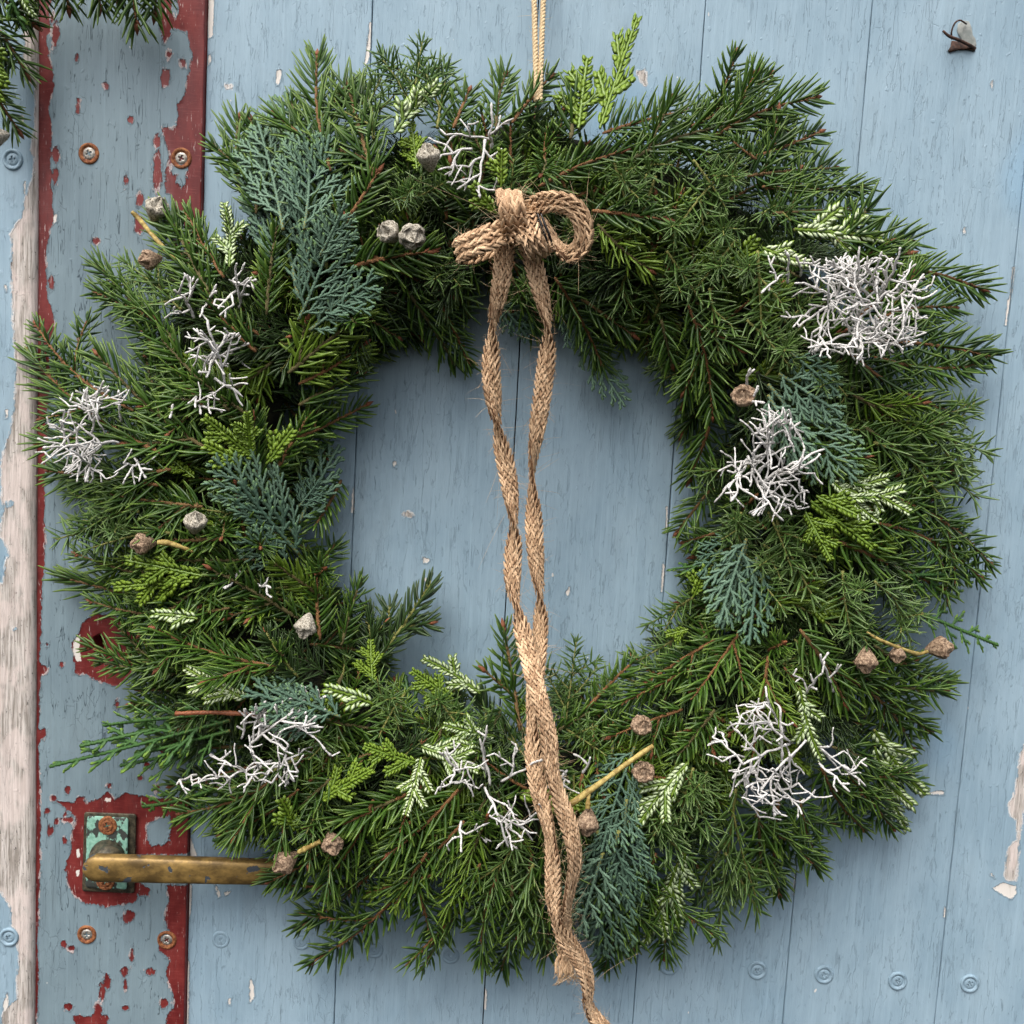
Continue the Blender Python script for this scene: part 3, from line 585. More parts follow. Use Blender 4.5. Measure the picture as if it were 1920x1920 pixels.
def spruce_(L, seed, n_side=2, step=2.0, nl=48, width=6.0, spread=60, mat='needle', stem='stem', flat=0.95, budp=0.5, curl=0.0, r_len=1.0):
    r = np.random.default_rng(seed); st = MB(); nd = MB()
    for c, sc in shoot_axes(L, r, n_side):
        l = sample(c, np.array([0.0]))[2]; s = np.arange(4, l, step); s = s[r.random(len(s)) > 0.14]; N = len(s); p, d, _ = sample(c, s)
        z = np.tile([0, 0, 1.0], (N, 1)); y = norm(np.cross(z, d)); z = np.cross(d, y)
        phi = (np.arange(N) * 2.399 + r.random() * 6) % (2 * PI)            # spiral
        u = np.sin(phi); vz = np.cos(phi); vz = np.where(vz < 0, vz * 0.45, vz * 0.7); u = np.sign(u) * np.abs(u) ** (1 - 0.5 * flat)
        rad = norm(u[:, None] * y + vz[:, None] * z)
        q = s / l; A = np.radians(spread * (1 - 0.55 * np.clip((q - 0.72) / 0.28, 0, 1)) + r.normal(size=N) * 9)
        dr = np.cos(A)[:, None] * d + np.sin(A)[:, None] * rad
        le = nl * r_len * sc ** 0.5 * (0.75 + 0.35 * r.random(N)) * np.interp(q, [0, 0.06, 0.8, 1], [0.7, 1, 0.92, 0.55])
        bend = 0.30 * d + (curl + 0.06) * r.normal(size=(N, 3)) + 0.03
        scatter(nd, NT, p + rad * 1.5, dr, np.cross(dr, np.cross(z, dr) + 1e-6), le, np.full(N, width) * (0.85 + 0.3 * r.random(N)), bend, 0, rr=r)
        rd_ = np.linspace(3.8, 2.0, len(c)) * sc; rd_[0] *= 0.55; v, f = tube(c, rd_, 6); st.add(v, f, 0)
        # woody pegs on the twig
        for si in np.arange(6, l, 7): 
            pp, dd, _ = sample(c, np.array([si])); v, f = tube(np.array([pp[0], pp[0] + dd[0] * 4 + r.normal(size=3) * 2 + [0, 0, 3.4]]), [2.0, 1.0], 4); st.add(v, f, 0)
        if r.random() < budp:
            pe, de, _ = sample(c, np.array([l])); bud(st, pe[0] - de[0] * 2, de[0], 8.5, 1, r)
            for sgn in (1, -1): bud(st, pe[0] - de[0] * 6, norm(de[0] + sgn * 0.9 * np.array([-de[0][1], de[0][0], 0.2])), 5, 1, r) if r.random() < 0.6 else None
    k = Kind(); k.L = L; k.stem = st.mesh('sprig_stem', [M[stem], M['bud']]); k.leaf = nd.mesh('needles', [M[mat]]); k.leafname = 'needles'; return k
def juniper(L, seed, n_side=3, mat='juniper', nl=42):
    r = np.random.default_rng(seed); st = MB(); nd = MB()
    for c, sc in shoot_axes(L, r, n_side, 38, 0.5):
        l = sample(c, np.array([0.0]))[2]; wh = np.arange(5, l, 13.0); per = 4
        s = np.repeat(wh, per) + r.normal(size=len(wh) * per); N = len(s); p, d, _ = sample(c, s)
        z = np.tile([0, 0, 1.0], (N, 1)); y = norm(np.cross(z, d)); z = np.cross(d, y)
        phi = np.tile(np.arange(per) * 2 * PI / per, len(wh)) + np.repeat(np.arange(len(wh)) * PI / 3, per) + r.normal(size=N) * 0.15
        rad = np.sin(phi)[:, None] * y + np.cos(phi)[:, None] * z
        q = s / l; A = np.radians(66 - 38 * np.clip((q - 0.8) / 0.2, 0, 1) + r.normal(size=N) * 8)
        dr = np.cos(A)[:, None] * d + np.sin(A)[:, None] * rad
        le = nl * (0.8 + 0.4 * r.random(N)) * np.interp(q, [0, 0.1, 0.85, 1], [0.8, 1, 0.85, 0.4])
        scatter(nd, NT_SHARP, p + rad * 1.0, dr, z, le, np.full(N, 5.4), -0.03 * d + 0.03 * r.normal(size=(N, 3)), 0, rr=r)
        v, f = tube(c, np.linspace(2.8, 1.4, len(c)) * sc, 6); st.add(v, f, 0)
    k = Kind(); k.L = L; k.stem = st.mesh('juniper_stem', [M['stem_green'], M['bud']]); k.leaf = nd.mesh('needles', [M[mat]]); k.leafname = 'needles'; return k
def scale_chain(nd, c, width, step, r, mat=0, tip=0.0, tt0=0.0, tt1=1.0):
    """one flattened twig covered in tight scales: scalloped outline, alternating scale tone"""
    l = sample(c, np.array([0.0]))[2]
    if l < 3: return
    m = max(3, int(l / 2.4)); s = np.linspace(0, l, m); p, d, _ = sample(c, s); y = norm(np.cross(np.tile([0, 0, 1.0], (m, 1)), d)); z = np.cross(d, y)
    q = s / l; hw = width * 0.5 * np.where(np.arange(m) % 2 == 0, 1.12, 0.82) * (0.92 + 0.16 * r.random(m)); hw[-1] *= 0.35; hw[0] *= 0.7
    off = np.where(np.arange(m) % 4 < 2, 1, -1) * width * 0.06; p = p + y * off[:, None]
    v = np.stack([p + y * hw[:, None], p + z * hw[:, None] * 0.5 + y * 0.2 * off[:, None], p - y * hw[:, None], p - z * hw[:, None] * 0.35], 1).reshape(-1, 3)
    rn = np.clip(r.random() * 0.5 + 0.5 * (np.arange(m) % 2) * r.random(m) + 0.15 * r.normal(size=m), 0, 1)
    nd.add(v, sweep_rings(m, 4)[:, ::-1], mat, np.repeat(rn, 4), np.repeat(tt0 + (tt1 - tt0) * q, 4))
def cypress(L, seed, mat='cypress', density=1.0, droop=0.06, w1=5.6, tipgreen=0.5, slim=0.5):
    r = np.random.default_rng(seed); st = MB(); nd = MB(); main = axis_curve(L, r, 0.05, 16)
    scale_chain(nd, main, w1 * 1.15, 4, r, 0, tt0=0, tt1=0.5)
    s = np.arange(L * 0.06, L * 0.97, 15.5 / density); sg = 1
    for i, si in enumerate(s):
        sg = -sg; p, d, _ = sample(main, np.array([si])); q = si / L
        l1 = L * slim * np.interp(q, [0, 0.18, 0.5, 1], [0.45, 0.95, 0.75, 0.10]) * (0.85 + 0.3 * r.random())
        th = math.atan2(d[0][1], d[0][0]) + sg * math.radians(44 - 8 * q + r.normal() * 4)
        t = np.linspace(0, 1, 8); cur = th - sg * 0.28 * t
        c = p[0] + np.stack([np.cumsum(np.cos(cur)), np.cumsum(np.sin(cur)), 0 * t], -1) * l1 / 8; c[:, 2] += (r.normal() * 0.07 - droop) * l1 * t ** 2 + r.normal() * 1.5
        c[0] = p[0]
        scale_chain(nd, c, w1, 4, r, 0, tt0=0.1, tt1=0.55 + tipgreen * 0.4)
        ss = np.arange(l1 * 0.14, l1 * 0.92, 10.5 / density); s2 = -sg
        for sj in ss:
            s2 = -s2; p2, d2, _ = sample(c, np.array([sj])); q2 = sj / max(l1, 1)
            l2 = min(30, l1 * 0.42) * np.interp(q2, [0, 0.3, 1], [0.7, 1, 0.35]) * (0.8 + 0.4 * r.random())
            if l2 < 5: continue
            th2 = math.atan2(d2[0][1], d2[0][0]) + s2 * math.radians(31 + r.normal() * 4); t2 = np.linspace(0, 1, 4); cu = th2 - s2 * 0.25 * t2
            c2 = p2[0] + np.stack([np.cumsum(np.cos(cu)), np.cumsum(np.sin(cu)), 0 * t2], -1) * l2 / 4; c2[:, 2] += r.normal() * 1.5 * t2; c2[0] = p2[0]
            scale_chain(nd, c2, w1 * 1.0, 4, r, 0, tt0=0.2, tt1=0.55 + 0.6 * tipgreen * (q > 0.35))
    v, f = tube(main - [0, 0, 1.5], np.linspace(3.2, 1.2, len(main)), 6); st.add(v, f, 0)
    k = Kind(); k.L = L; k.stem = st.mesh('spray_stem', [M['stem_green'], M['bud']]); k.leaf = nd.mesh('scale_leaves', [M[mat]]); k.leafname = 'scale_leaves'; return k
def variegated(L, seed, white=True, n_side=3, leafl=13.5):
    r = np.random.default_rng(seed); st = MB(); nd = MB()
    for c, sc in shoot_axes(L, r, n_side, 40, 0.42):
        l = sample(c, np.array([0.0]))[2]; scale_chain(nd, c, 5.5, 4.5, r, 1, tt0=0.2, tt1=0.7)
        s = np.repeat(np.arange(4, l, 7.2), 2); N = len(s); p, d, _ = sample(c, s); y = norm(np.cross(np.tile([0, 0, 1.0], (N, 1)), d)); sg = np.where(np.arange(N) % 2 == 0, 1, -1)[:, None]
        q = s / l; le = leafl * (0.85 + 0.3 * r.random(N)) * np.interp(q, [0, 0.75, 1], [1, 1, 0.6])
        dr = d * 0.80 + sg * y * 0.60 + 0.14 * r.normal(size=(N, 3))
        n0 = np.tile([0, 0, 1.0], (N, 1)) + 0.25 * r.normal(size=(N, 3))
        scatter(nd, SCALE, p + sg * y * 1.6 + [0, 0, -0.6], dr, n0, le * 1.08, np.full(N, 6.6), 0.1 * d, 1, rr=r)        # green margin below
        scatter(nd, SCALE, p + sg * y * 2.4 + [0, 0, 0.7], dr, n0, le * 0.86, np.full(N, 4.8), 0.1 * d, 0, rr=r, tt_off=0.5)
        v, f = tube(c - [0, 0, 1.5], np.linspace(2.2, 1.0, len(c)) * sc, 5); st.add(v, f, 0)
    k = Kind(); k.L = L; k.stem = st.mesh('spray_stem', [M['stem_green'], M['bud']]); k.leaf = nd.mesh('scale_leaves', [M['whiteleaf'] if white else M['lime'], M['limestem']]); k.leafname = 'scale_leaves'; return k

K = {'S': [], 'N': [], 'Y': [], 'J': [], 'C': [], 'G': [], 'V': [], 'L': []}
for i in range(5): K['S'].append(spruce(250, 100 + i, i % 3))
for i in range(4): K['S'].append(spruce(160, 120 + i, i % 2, nl=44))
for i in range(3): K['S'].append(spruce(105, 130 + i, 0, nl=42))
for i in range(2): K['S'].append(spruce(330, 140 + i, 1 + i))
for i in range(3): K['N'].append(spruce(200, 150 + i, i % 3, mat='needle_new', stem='stem', nl=38, width=5.4))
for i in range(2): K['N'].append(spruce(130, 155 + i, 1, mat='needle_new', nl=36, width=5.4))
for i in range(3): K['Y'].append(spruce(170, 160 + i, i, mat='needle_dark', stem='stem_green', nl=50, width=6.4, step=2.6, spread=48, flat=1.0))
for i in range(4): K['J'].append(juniper(210, 200 + i, 3 + i % 2))
for i in range(3): K['J'].append(juniper(130, 210 + i, 1))
for i in range(3): K['C'].append(cypress(250, 300 + i))
for i in range(2): K['C'].append(cypress(150, 310 + i))
for i in range(2): K['G'].append(cypress(260, 320 + i, 'cypress_green', 0.55, slim=0.34, w1=7, tipgreen=1))
for i in range(2): K['G'].append(cypress(110, 325 + i, 'cypress_green', 0.6, slim=0.4, w1=7, tipgreen=1))
for i in range(3): K['V'].append(variegated(130, 400 + i, True, 2 + i))
K['V'].append(variegated(70, 404, True, 1))
for i in range(3): K['L'].append(variegated(110, 410 + i, False, 3, 12))
K['L'].append(variegated(60, 414, False, 1, 12))
NAMES = {'S': 'spruce_sprig', 'N': 'spruce_sprig', 'Y': 'yew_sprig', 'J': 'juniper_sprig', 'C': 'cypress_spray', 'G': 'cypress_spray', 'V': 'variegated_spray', 'L': 'variegated_spray'}
def place(kind, parent, x0, y0, h0, x1, y1, h1, roll=None, which=None, r=rng):
    A = P(x0, y0, h0); B = P(x1, y1, h1); Lp = np.linalg.norm(B - A) / S
    if kind in 'SNYJ':
        q_ = math.hypot(x1 - x0, y1 - y0); k_ = max(0.7, (q_ - 16) / max(q_, 1)); x1 = x0 + (x1 - x0) * k_; y1 = y0 + (y1 - y0) * k_; B = P(x1, y1, h1); Lp = np.linalg.norm(B - A) / S
    c = K[kind]
    if which is None:
        e = np.array([abs(math.log(k.L / Lp)) for k in c]) + r.random(len(c)) * 0.28; k = c[int(np.argmin(e))]
    else: k = c[which]
    X = norm(B - A); n = CAM - A; n = norm(n); Z = norm(n - (n @ X) * X)
    roll = r.normal() * 0.45 if roll is None else roll
    Y = np.cross(Z, X); Z2 = Z * math.cos(roll) + Y * math.sin(roll); Y2 = np.cross(Z2, X)
    s = Lp / k.L; s_t = max(0.72, min(1.3, s)) ; sc = S * s
    wid = S * (0.5 * s + 0.5) if s < 1.6 else S
    m = Matrix(((X[0] * sc, Y2[0] * wid, Z2[0] * wid, A[0]), (X[1] * sc, Y2[1] * wid, Z2[1] * wid, A[1]), (X[2] * sc, Y2[2] * wid, Z2[2] * wid, A[2]), (0, 0, 0, 1)))
    o = bpy.data.objects.new(NAMES[kind], k.stem); col.objects.link(o); o.parent = parent
    o.matrix_basis = Matrix.Translation(-parent.location) @ m
    q = bpy.data.objects.new(k.leafname, k.leaf); col.objects.link(q); q.parent = o; q['kind'] = 'stuff'
    return o

CX, CY = 962, 950
wreath = empty('wreath', Vector(P(CX, CY, 0)), label='large round evergreen wreath with silver twigs hanging on the blue door', category='wreath')
# moss ring inside
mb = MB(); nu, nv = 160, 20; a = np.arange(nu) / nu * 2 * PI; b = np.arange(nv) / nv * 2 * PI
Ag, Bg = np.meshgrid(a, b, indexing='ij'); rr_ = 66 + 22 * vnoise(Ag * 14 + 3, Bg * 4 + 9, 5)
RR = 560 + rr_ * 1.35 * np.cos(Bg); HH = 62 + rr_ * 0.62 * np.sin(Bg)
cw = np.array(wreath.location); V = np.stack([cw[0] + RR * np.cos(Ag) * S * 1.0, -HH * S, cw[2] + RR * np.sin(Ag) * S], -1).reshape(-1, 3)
i = np.arange(nu)[:, None]; j = np.arange(nv)[None]; f = np.stack([i * nv + j, ((i + 1) % nu) * nv + j, ((i + 1) % nu) * nv + (j + 1) % nv, i * nv + (j + 1) % nv], -1).reshape(-1, 4)
mb.add(V, f); obj('moss_ring', mb.mesh('moss_ring', [M['moss_shade']]), wreath, loc=-wreath.location)

def surf_h(r):           # height of the foliage above the door, px
    s = np.clip((r - 345) / (880 - 345), 0, 1); return 35 + 175 * np.sin(PI * s) ** 0.75
# ---- filler: layers from the door outwards, fanned away from the ring
HAND = []
def rlim(th):
    return float(np.interp(math.degrees(th) % 360, [0, 20, 45, 70, 90, 110, 125, 140, 150, 170, 190, 197, 205, 212, 222, 250, 270, 300, 330, 360], [850, 850, 800, 735, 725, 740, 725, 755, 820, 830, 830, 735, 740, 820, 770, 760, 735, 745, 815, 850]))
def filler(n, lay, kinds, seed, rb=(400, 700), Ls=(170, 270), jit=0.33, rmax=845):
    r = np.random.default_rng(seed)
    for i in range(n):
        th = (i + r.random()) / n * 2 * PI; rad = rb[0] + (rb[1] - rb[0]) * r.random(); L = r.uniform(*Ls)
        d = th + r.normal() * jit
        x0 = CX + rad * math.cos(th); y0 = CY - rad * math.sin(th)
        L = min(L, max(90, rlim(d) - (110 if lay < 0.6 else 55) + r.normal() * 34 - rad))
        x1 = x0 + L * math.cos(d); y1 = y0 - L * math.sin(d); r1 = math.hypot(x1 - CX, y1 - CY)
        ks = kinds
        if x0 > 1080 and y0 < 1250 and r.random() < 0.34: ks = 'J'
        if x0 > 1150 and y0 > 1250 and r.random() < 0.25: ks = 'J'
        kd = ks[int(r.integers(len(ks)))]
        place(kd, wreath, x0, y0, surf_h(rad) * lay * 0.9 + 8, x1, y1, surf_h(r1) * lay * 0.85 + 14 + r.random() * 18, r=r)
def low_sprig(L, seed):
    r = np.random.default_rng(seed); mb = MB(); NL = needle_template(2, 3, 0.5, 0.6, 0.4)
    for c, sc in shoot_axes(L, r, 2):
        l = sample(c, np.array([0.0]))[2]; q_ = np.arange(3, l, 2.6); N = len(q_); p, d, _ = sample(c, q_)
        y = norm(np.cross(np.tile([0, 0, 1.0], (N, 1)), d)); phi = np.arange(N) * 2.399; rad = np.sin(phi)[:, None] * y + np.array([0, 0, 1.0]) * np.abs(np.cos(phi))[:, None] * 0.7
        scatter(mb, NL, p, 0.6 * d + rad, np.tile([0, 0, 1.0], (N, 1)) + 0.2 * r.normal(size=(N, 3)), np.full(N, 44.0), np.full(N, 5.4), 0.25 * d, 0, rr=r)
        v, f = tube(c, np.linspace(4, 2, len(c)), 4); mb.add(v, f, 1)
    return np.concatenate(mb.v), mb.f, mb.m, np.concatenate(mb.a), np.concatenate(mb.b)
LOWS = [low_sprig(200, 900 + i) for i in range(5)]
deep = MB(); r = np.random.default_rng(77)
for i in range(230):
    th = (i * 0.618034 + 0.02 * r.random()) * 2 * PI; rad = r.uniform(395, 690); d = th + r.normal() * 0.5
    L = r.uniform(150, 220); L = max(70, min(L, rlim(d) - 110 - rad)); hh_ = surf_h(rad) * r.uniform(0.25, 0.88)
    if i % 5 == 0: d = th + PI / 2 * r.choice([-1, 1]) + r.normal() * 0.3; L = 130; rad = r.uniform(440, 600)
    x0 = CX + rad * math.cos(th); y0 = CY - rad * math.sin(th); x1 = x0 + L * math.cos(d); y1 = y0 - L * math.sin(d)
    A = P(x0, y0, hh_); B = P(x1, y1, min(hh_, surf_h(math.hypot(x1 - CX, y1 - CY)) * 0.8) + 8); X = norm(B - A); n = norm(CAM - A); Z = norm(n - (n @ X) * X); Y = np.cross(Z, X)
    vv, ff, mm, aa, bb = LOWS[i % 5]; k_ = np.linalg.norm(B - A) / 200
    deep.add(A + vv[:, :1] * k_ * X + vv[:, 1:2] * S * Y + vv[:, 2:] * S * Z, ff, 0, aa, bb); 
    for j_, m_ in enumerate(mm): deep.m[len(deep.m) - len(mm) + j_] = m_
obj('inner_foliage', deep.mesh('inner_foliage', [M['needle_dark'], M['moss_shade']]), wreath, loc=-wreath.location, kind='stuff')  # dark needles and near-black stems paint the shade inside the wreath
filler(40, 0.50, 'SSSSYJ', 2, (420, 690), (170, 290))
filler(78, 0.78, 'SSSSNJ', 3, (430, 690), (150, 250))
filler(66, 0.95, 'SSSNNJL', 4, (430, 660), (140, 230), 0.45)
filler(44, 0.92, 'SSNYGL', 5, (470, 610), (110, 170), 1.3)
# inner rim: short pieces leaning into the hole, mostly along the ring
def rim(n, seed, lay, kinds, tipr=(338, 375)):
    r = np.random.default_rng(seed)
    for i in range(n):
        th = (i + r.random()) / n * 2 * PI; rad = r.uniform(445, 520); sg = -1 if r.random() < 0.7 else 1
        t1 = th + sg * r.uniform(0.10, 0.30); rt = r.uniform(*tipr)
        place(kinds[int(r.integers(len(kinds)))], wreath, CX + rad * math.cos(th), CY - rad * math.sin(th), surf_h(rad) * lay, CX + rt * math.cos(t1), CY - rt * math.sin(t1), surf_h(rt) * lay * 0.7 + 12, r=r)
rim(40, 21, 0.35, 'SSYJ'); rim(44, 22, 0.75, 'SSJNG', (345, 390))

# ---- sprigs placed one by one after the photograph: kind, base x, y, h, tip x, y, h
def put(kind, x0, y0, x1, y1, h0=None, h1=None, roll=None, which=None):
    r0_ = math.hypot(x0 - CX, y0 - CY); r1_ = math.hypot(x1 - CX, y1 - CY)
    h0 = surf_h(r0_) + 6 if h0 is None else h0; h1 = surf_h(r1_) * 0.95 + 22 if h1 is None else h1
    return place(kind, wreath, x0, y0, h0, x1, y1, h1, roll, which)
SPR = [
 # upper left
 ('S', 640, 430, 722, 308), ('S', 700, 330, 640, 160), ('S', 620, 320, 605, 95), ('S', 545, 340, 540, 175), ('S', 500, 590, 500, 410), ('S', 395, 555, 310, 405), ('S', 330, 640, 180, 500), ('S', 300, 600, 165, 560),
 ('S', 400, 570, 275, 395), ('S', 420, 520, 330, 400), ('J', 340, 580, 215, 470), ('S', 450, 360, 440, 205), ('S', 480, 400, 455, 210), ('S', 380, 760, 235, 565), ('S', 400, 850, 185, 650), ('S', 300, 850, 12, 652), ('S', 250, 770, 38, 615), ('S', 430, 770, 290, 640), ('S', 480, 660, 380, 560),
 ('N', 540, 700, 700, 570), ('N', 560, 720, 700, 640), ('S', 560, 760, 690, 690), ('S', 540, 830, 700, 750), ('S', 640, 560, 760, 640), ('S', 700, 480, 860, 560), ('S', 660, 500, 820, 470),
 ('J', 700, 260, 695, 110), ('J', 770, 220, 785, 60), ('J', 820, 240, 830, 110), ('J', 750, 380, 850, 330), ('S', 850, 240, 890, 150), ('J', 800, 470, 900, 600), ('S', 760, 540, 880, 690), ('S', 820, 560, 900, 690),
 # top
 ('S', 960, 230, 1035, 110), ('S', 930, 240, 945, 120), ('S', 1070, 260, 1090, 140), ('S', 1130, 250, 1340, 185), ('S', 1180, 300, 1400, 240), ('S', 1290, 240, 1452, 118), ('S', 1330, 260, 1540, 188), ('S', 1400, 300, 1550, 240),
 ('S', 1010, 350, 1180, 270), ('S', 1110, 395, 1265, 415), ('N', 1120, 420, 1230, 520), ('S', 1430, 350, 1625, 355), ('S', 1400, 330, 1590, 320), ('S', 1450, 400, 1640, 400), ('S', 1560, 450, 1720, 440), ('S', 1680, 500, 1862, 540),
 ('J', 1150, 300, 1200, 440), ('J', 1230, 330, 1180, 480), ('J', 1300, 300, 1380, 400), ('J', 1350, 330, 1250, 460), ('J', 1250, 470, 1330, 580), ('J', 1380, 450, 1300, 560), ('J', 1420, 470, 1440, 640), ('J', 1180, 500, 1150, 620), ('J', 1330, 540, 1360, 680), ('J', 1400, 600, 1500, 690),
 ('S', 1290, 570, 1330, 795), ('S', 1240, 600, 1262, 705), ('S', 1040, 520, 1150, 690), ('S', 1090, 560, 1200, 640), ('S', 960, 520, 1010, 640), ('S', 1310, 650, 1290, 790),
 # right
 ('S', 1640, 600, 1800, 585), ('S', 1640, 640, 1872, 648), ('S', 1640, 670, 1850, 705), ('S', 1590, 660, 1790, 800), ('N', 1600, 740, 1760, 830), ('S', 1620, 800, 1800, 880), ('J', 1700, 790, 1872, 850), ('J', 1640, 830, 1850, 910),
 ('S', 1600, 900, 1830, 985), ('S', 1660, 930, 1878, 1045), ('S', 1640, 980, 1860, 1070), ('S', 1560, 1010, 1780, 1120), ('S', 1500, 820, 1640, 960), ('J', 1390, 960, 1360, 1090), ('J', 1440, 960, 1500, 1080), ('J', 1400, 1040, 1480, 1160), ('J', 1580, 1070, 1600, 1220),
 ('J', 1640, 1090, 1760, 1190), ('G', 1700, 1080, 1858, 1078), ('G', 1730, 1150, 1862, 1225), ('S', 1330, 920, 1255, 1010), ('S', 1340, 1000, 1262, 1020), ('G', 1330, 1060, 1250, 1062), ('S', 1330, 800, 1285, 920), ('J', 1360, 880, 1270, 890),
 ('S', 1640, 1210, 1780, 1300), ('S', 1600, 1240, 1765, 1370), ('S', 1570, 1260, 1740, 1400), ('S', 1500, 1180, 1600, 1330), ('N', 1440, 1230, 1420, 1440), ('S', 1390, 1180, 1300, 1330), ('S', 1340, 1200, 1200, 1290), ('S', 1300, 1250, 1150, 1340),
 ('J', 1300, 1120, 1200, 1190), ('J', 1280, 1190, 1190, 1250), ('S', 1340, 1330, 1260, 1430), ('J', 1400, 1330, 1460, 1430), ('S', 1280, 1330, 1130, 1390),
 # bottom right
 ('S', 1560, 1400, 1745, 1480), ('S', 1580, 1440, 1680, 1575), ('S', 1540, 1440, 1640, 1560), ('S', 1500, 1500, 1548, 1620), ('S', 1460, 1500, 1475, 1690), ('S', 1420, 1520, 1440, 1650), ('J', 1380, 1480, 1350, 1790), ('J', 1300, 1440, 1250, 1640), ('J', 1360, 1600, 1440, 1700),
 ('S', 1230, 1600, 1190, 1790), ('S', 1250, 1660, 1235, 1815), ('S', 1140, 1640, 1150, 1850), ('J', 1200, 1500, 1300, 1620),
 # bottom
 ('S', 1020, 1590, 1010, 1800), ('J', 980, 1560, 880, 1730), ('J', 1000, 1620, 940, 1800), ('S', 960, 1660, 960, 1830), ('S', 930, 1650, 890, 1810), ('S', 900, 1620, 800, 1815), ('N', 900, 1560, 830, 1720), ('N', 810, 1640, 675, 1705),
 ('S', 770, 1540, 570, 1760), ('S', 800, 1600, 592, 1830), ('S', 740, 1500, 560, 1560), ('S', 800, 1470, 640, 1560), ('S', 860, 1480, 720, 1620), ('S', 870, 1540, 760, 1680), ('S', 700, 1500, 620, 1660),
 ('S', 620, 1460, 420, 1600), ('S', 560, 1480, 400, 1560), ('S', 640, 1560, 490, 1650), ('J', 560, 1420, 420, 1500), ('S', 520, 1460, 330, 1520), ('G', 400, 1480, 262, 1525), ('G', 480, 1560, 400, 1580), ('J', 760, 1300, 700, 1400), ('J', 820, 1310, 900, 1400),
 ('S', 940, 1330, 880, 1480), ('J', 1060, 1360, 1075, 1180), ('S', 975, 1370, 938, 1160), ('S', 1100, 1330, 1200, 1230), ('J', 1050, 1360, 1150, 1420), ('S', 1000, 1400, 1120, 1330),
 # left bottom
 ('G', 430, 1350, 105, 1425), ('G', 400, 1340, 190, 1340), ('G', 430, 1370, 260, 1400), ('S', 520, 1250, 280, 1172), ('S', 480, 1260, 150, 1235), ('S', 440, 1250, 180, 1260), ('S', 500, 1120, 98, 1112), ('S', 440, 1080, 120, 1060), ('S', 430, 1140, 150, 1150), ('S', 480, 1050, 240, 1040),
 ('S', 560, 1160, 380, 1060), ('S', 600, 1200, 595, 1060), ('S', 640, 1210, 668, 1065), ('Y', 705, 1240, 822, 1085), ('Y', 700, 1250, 690, 1120), ('Y', 560, 1270, 480, 1180), ('N', 620, 1130, 500, 1050), ('S', 580, 1080, 640, 1010),
 ('J', 320, 1000, 112, 965), ('J', 260, 960, 110, 930), ('S', 300, 910, 72, 870), ('S', 320, 880, 80, 890), ('S', 380, 950, 200, 940), ('S', 420, 1010, 260, 1010), ('S', 470, 780, 360, 700), ('S', 520, 880, 590, 760), ('S', 640, 900, 580, 1000),
]
for s_ in SPR: put(*s_)
for q_ in [(1560, 630, 1715, 520), (1590, 660, 1730, 600), (1530, 580, 1650, 470), (1650, 640, 1730, 490), (1580, 540, 1700, 560), (1330, 340, 1440, 260), (1290, 300, 1410, 330), (1360, 380, 1470, 320), (1460, 480, 1580, 430), (1580, 510, 1725, 470), (1590, 470, 1710, 500), (1620, 545, 1730, 500), (1610, 490, 1690, 440), (1380, 470, 1500, 400), (1420, 520, 1540, 470), (930, 310, 900, 190), (980, 310, 1010, 180), (870, 300, 850, 200), (1040, 310, 1060, 190)]:
    place('S', wreath, q_[0], q_[1], 110, q_[2], q_[3], 105)
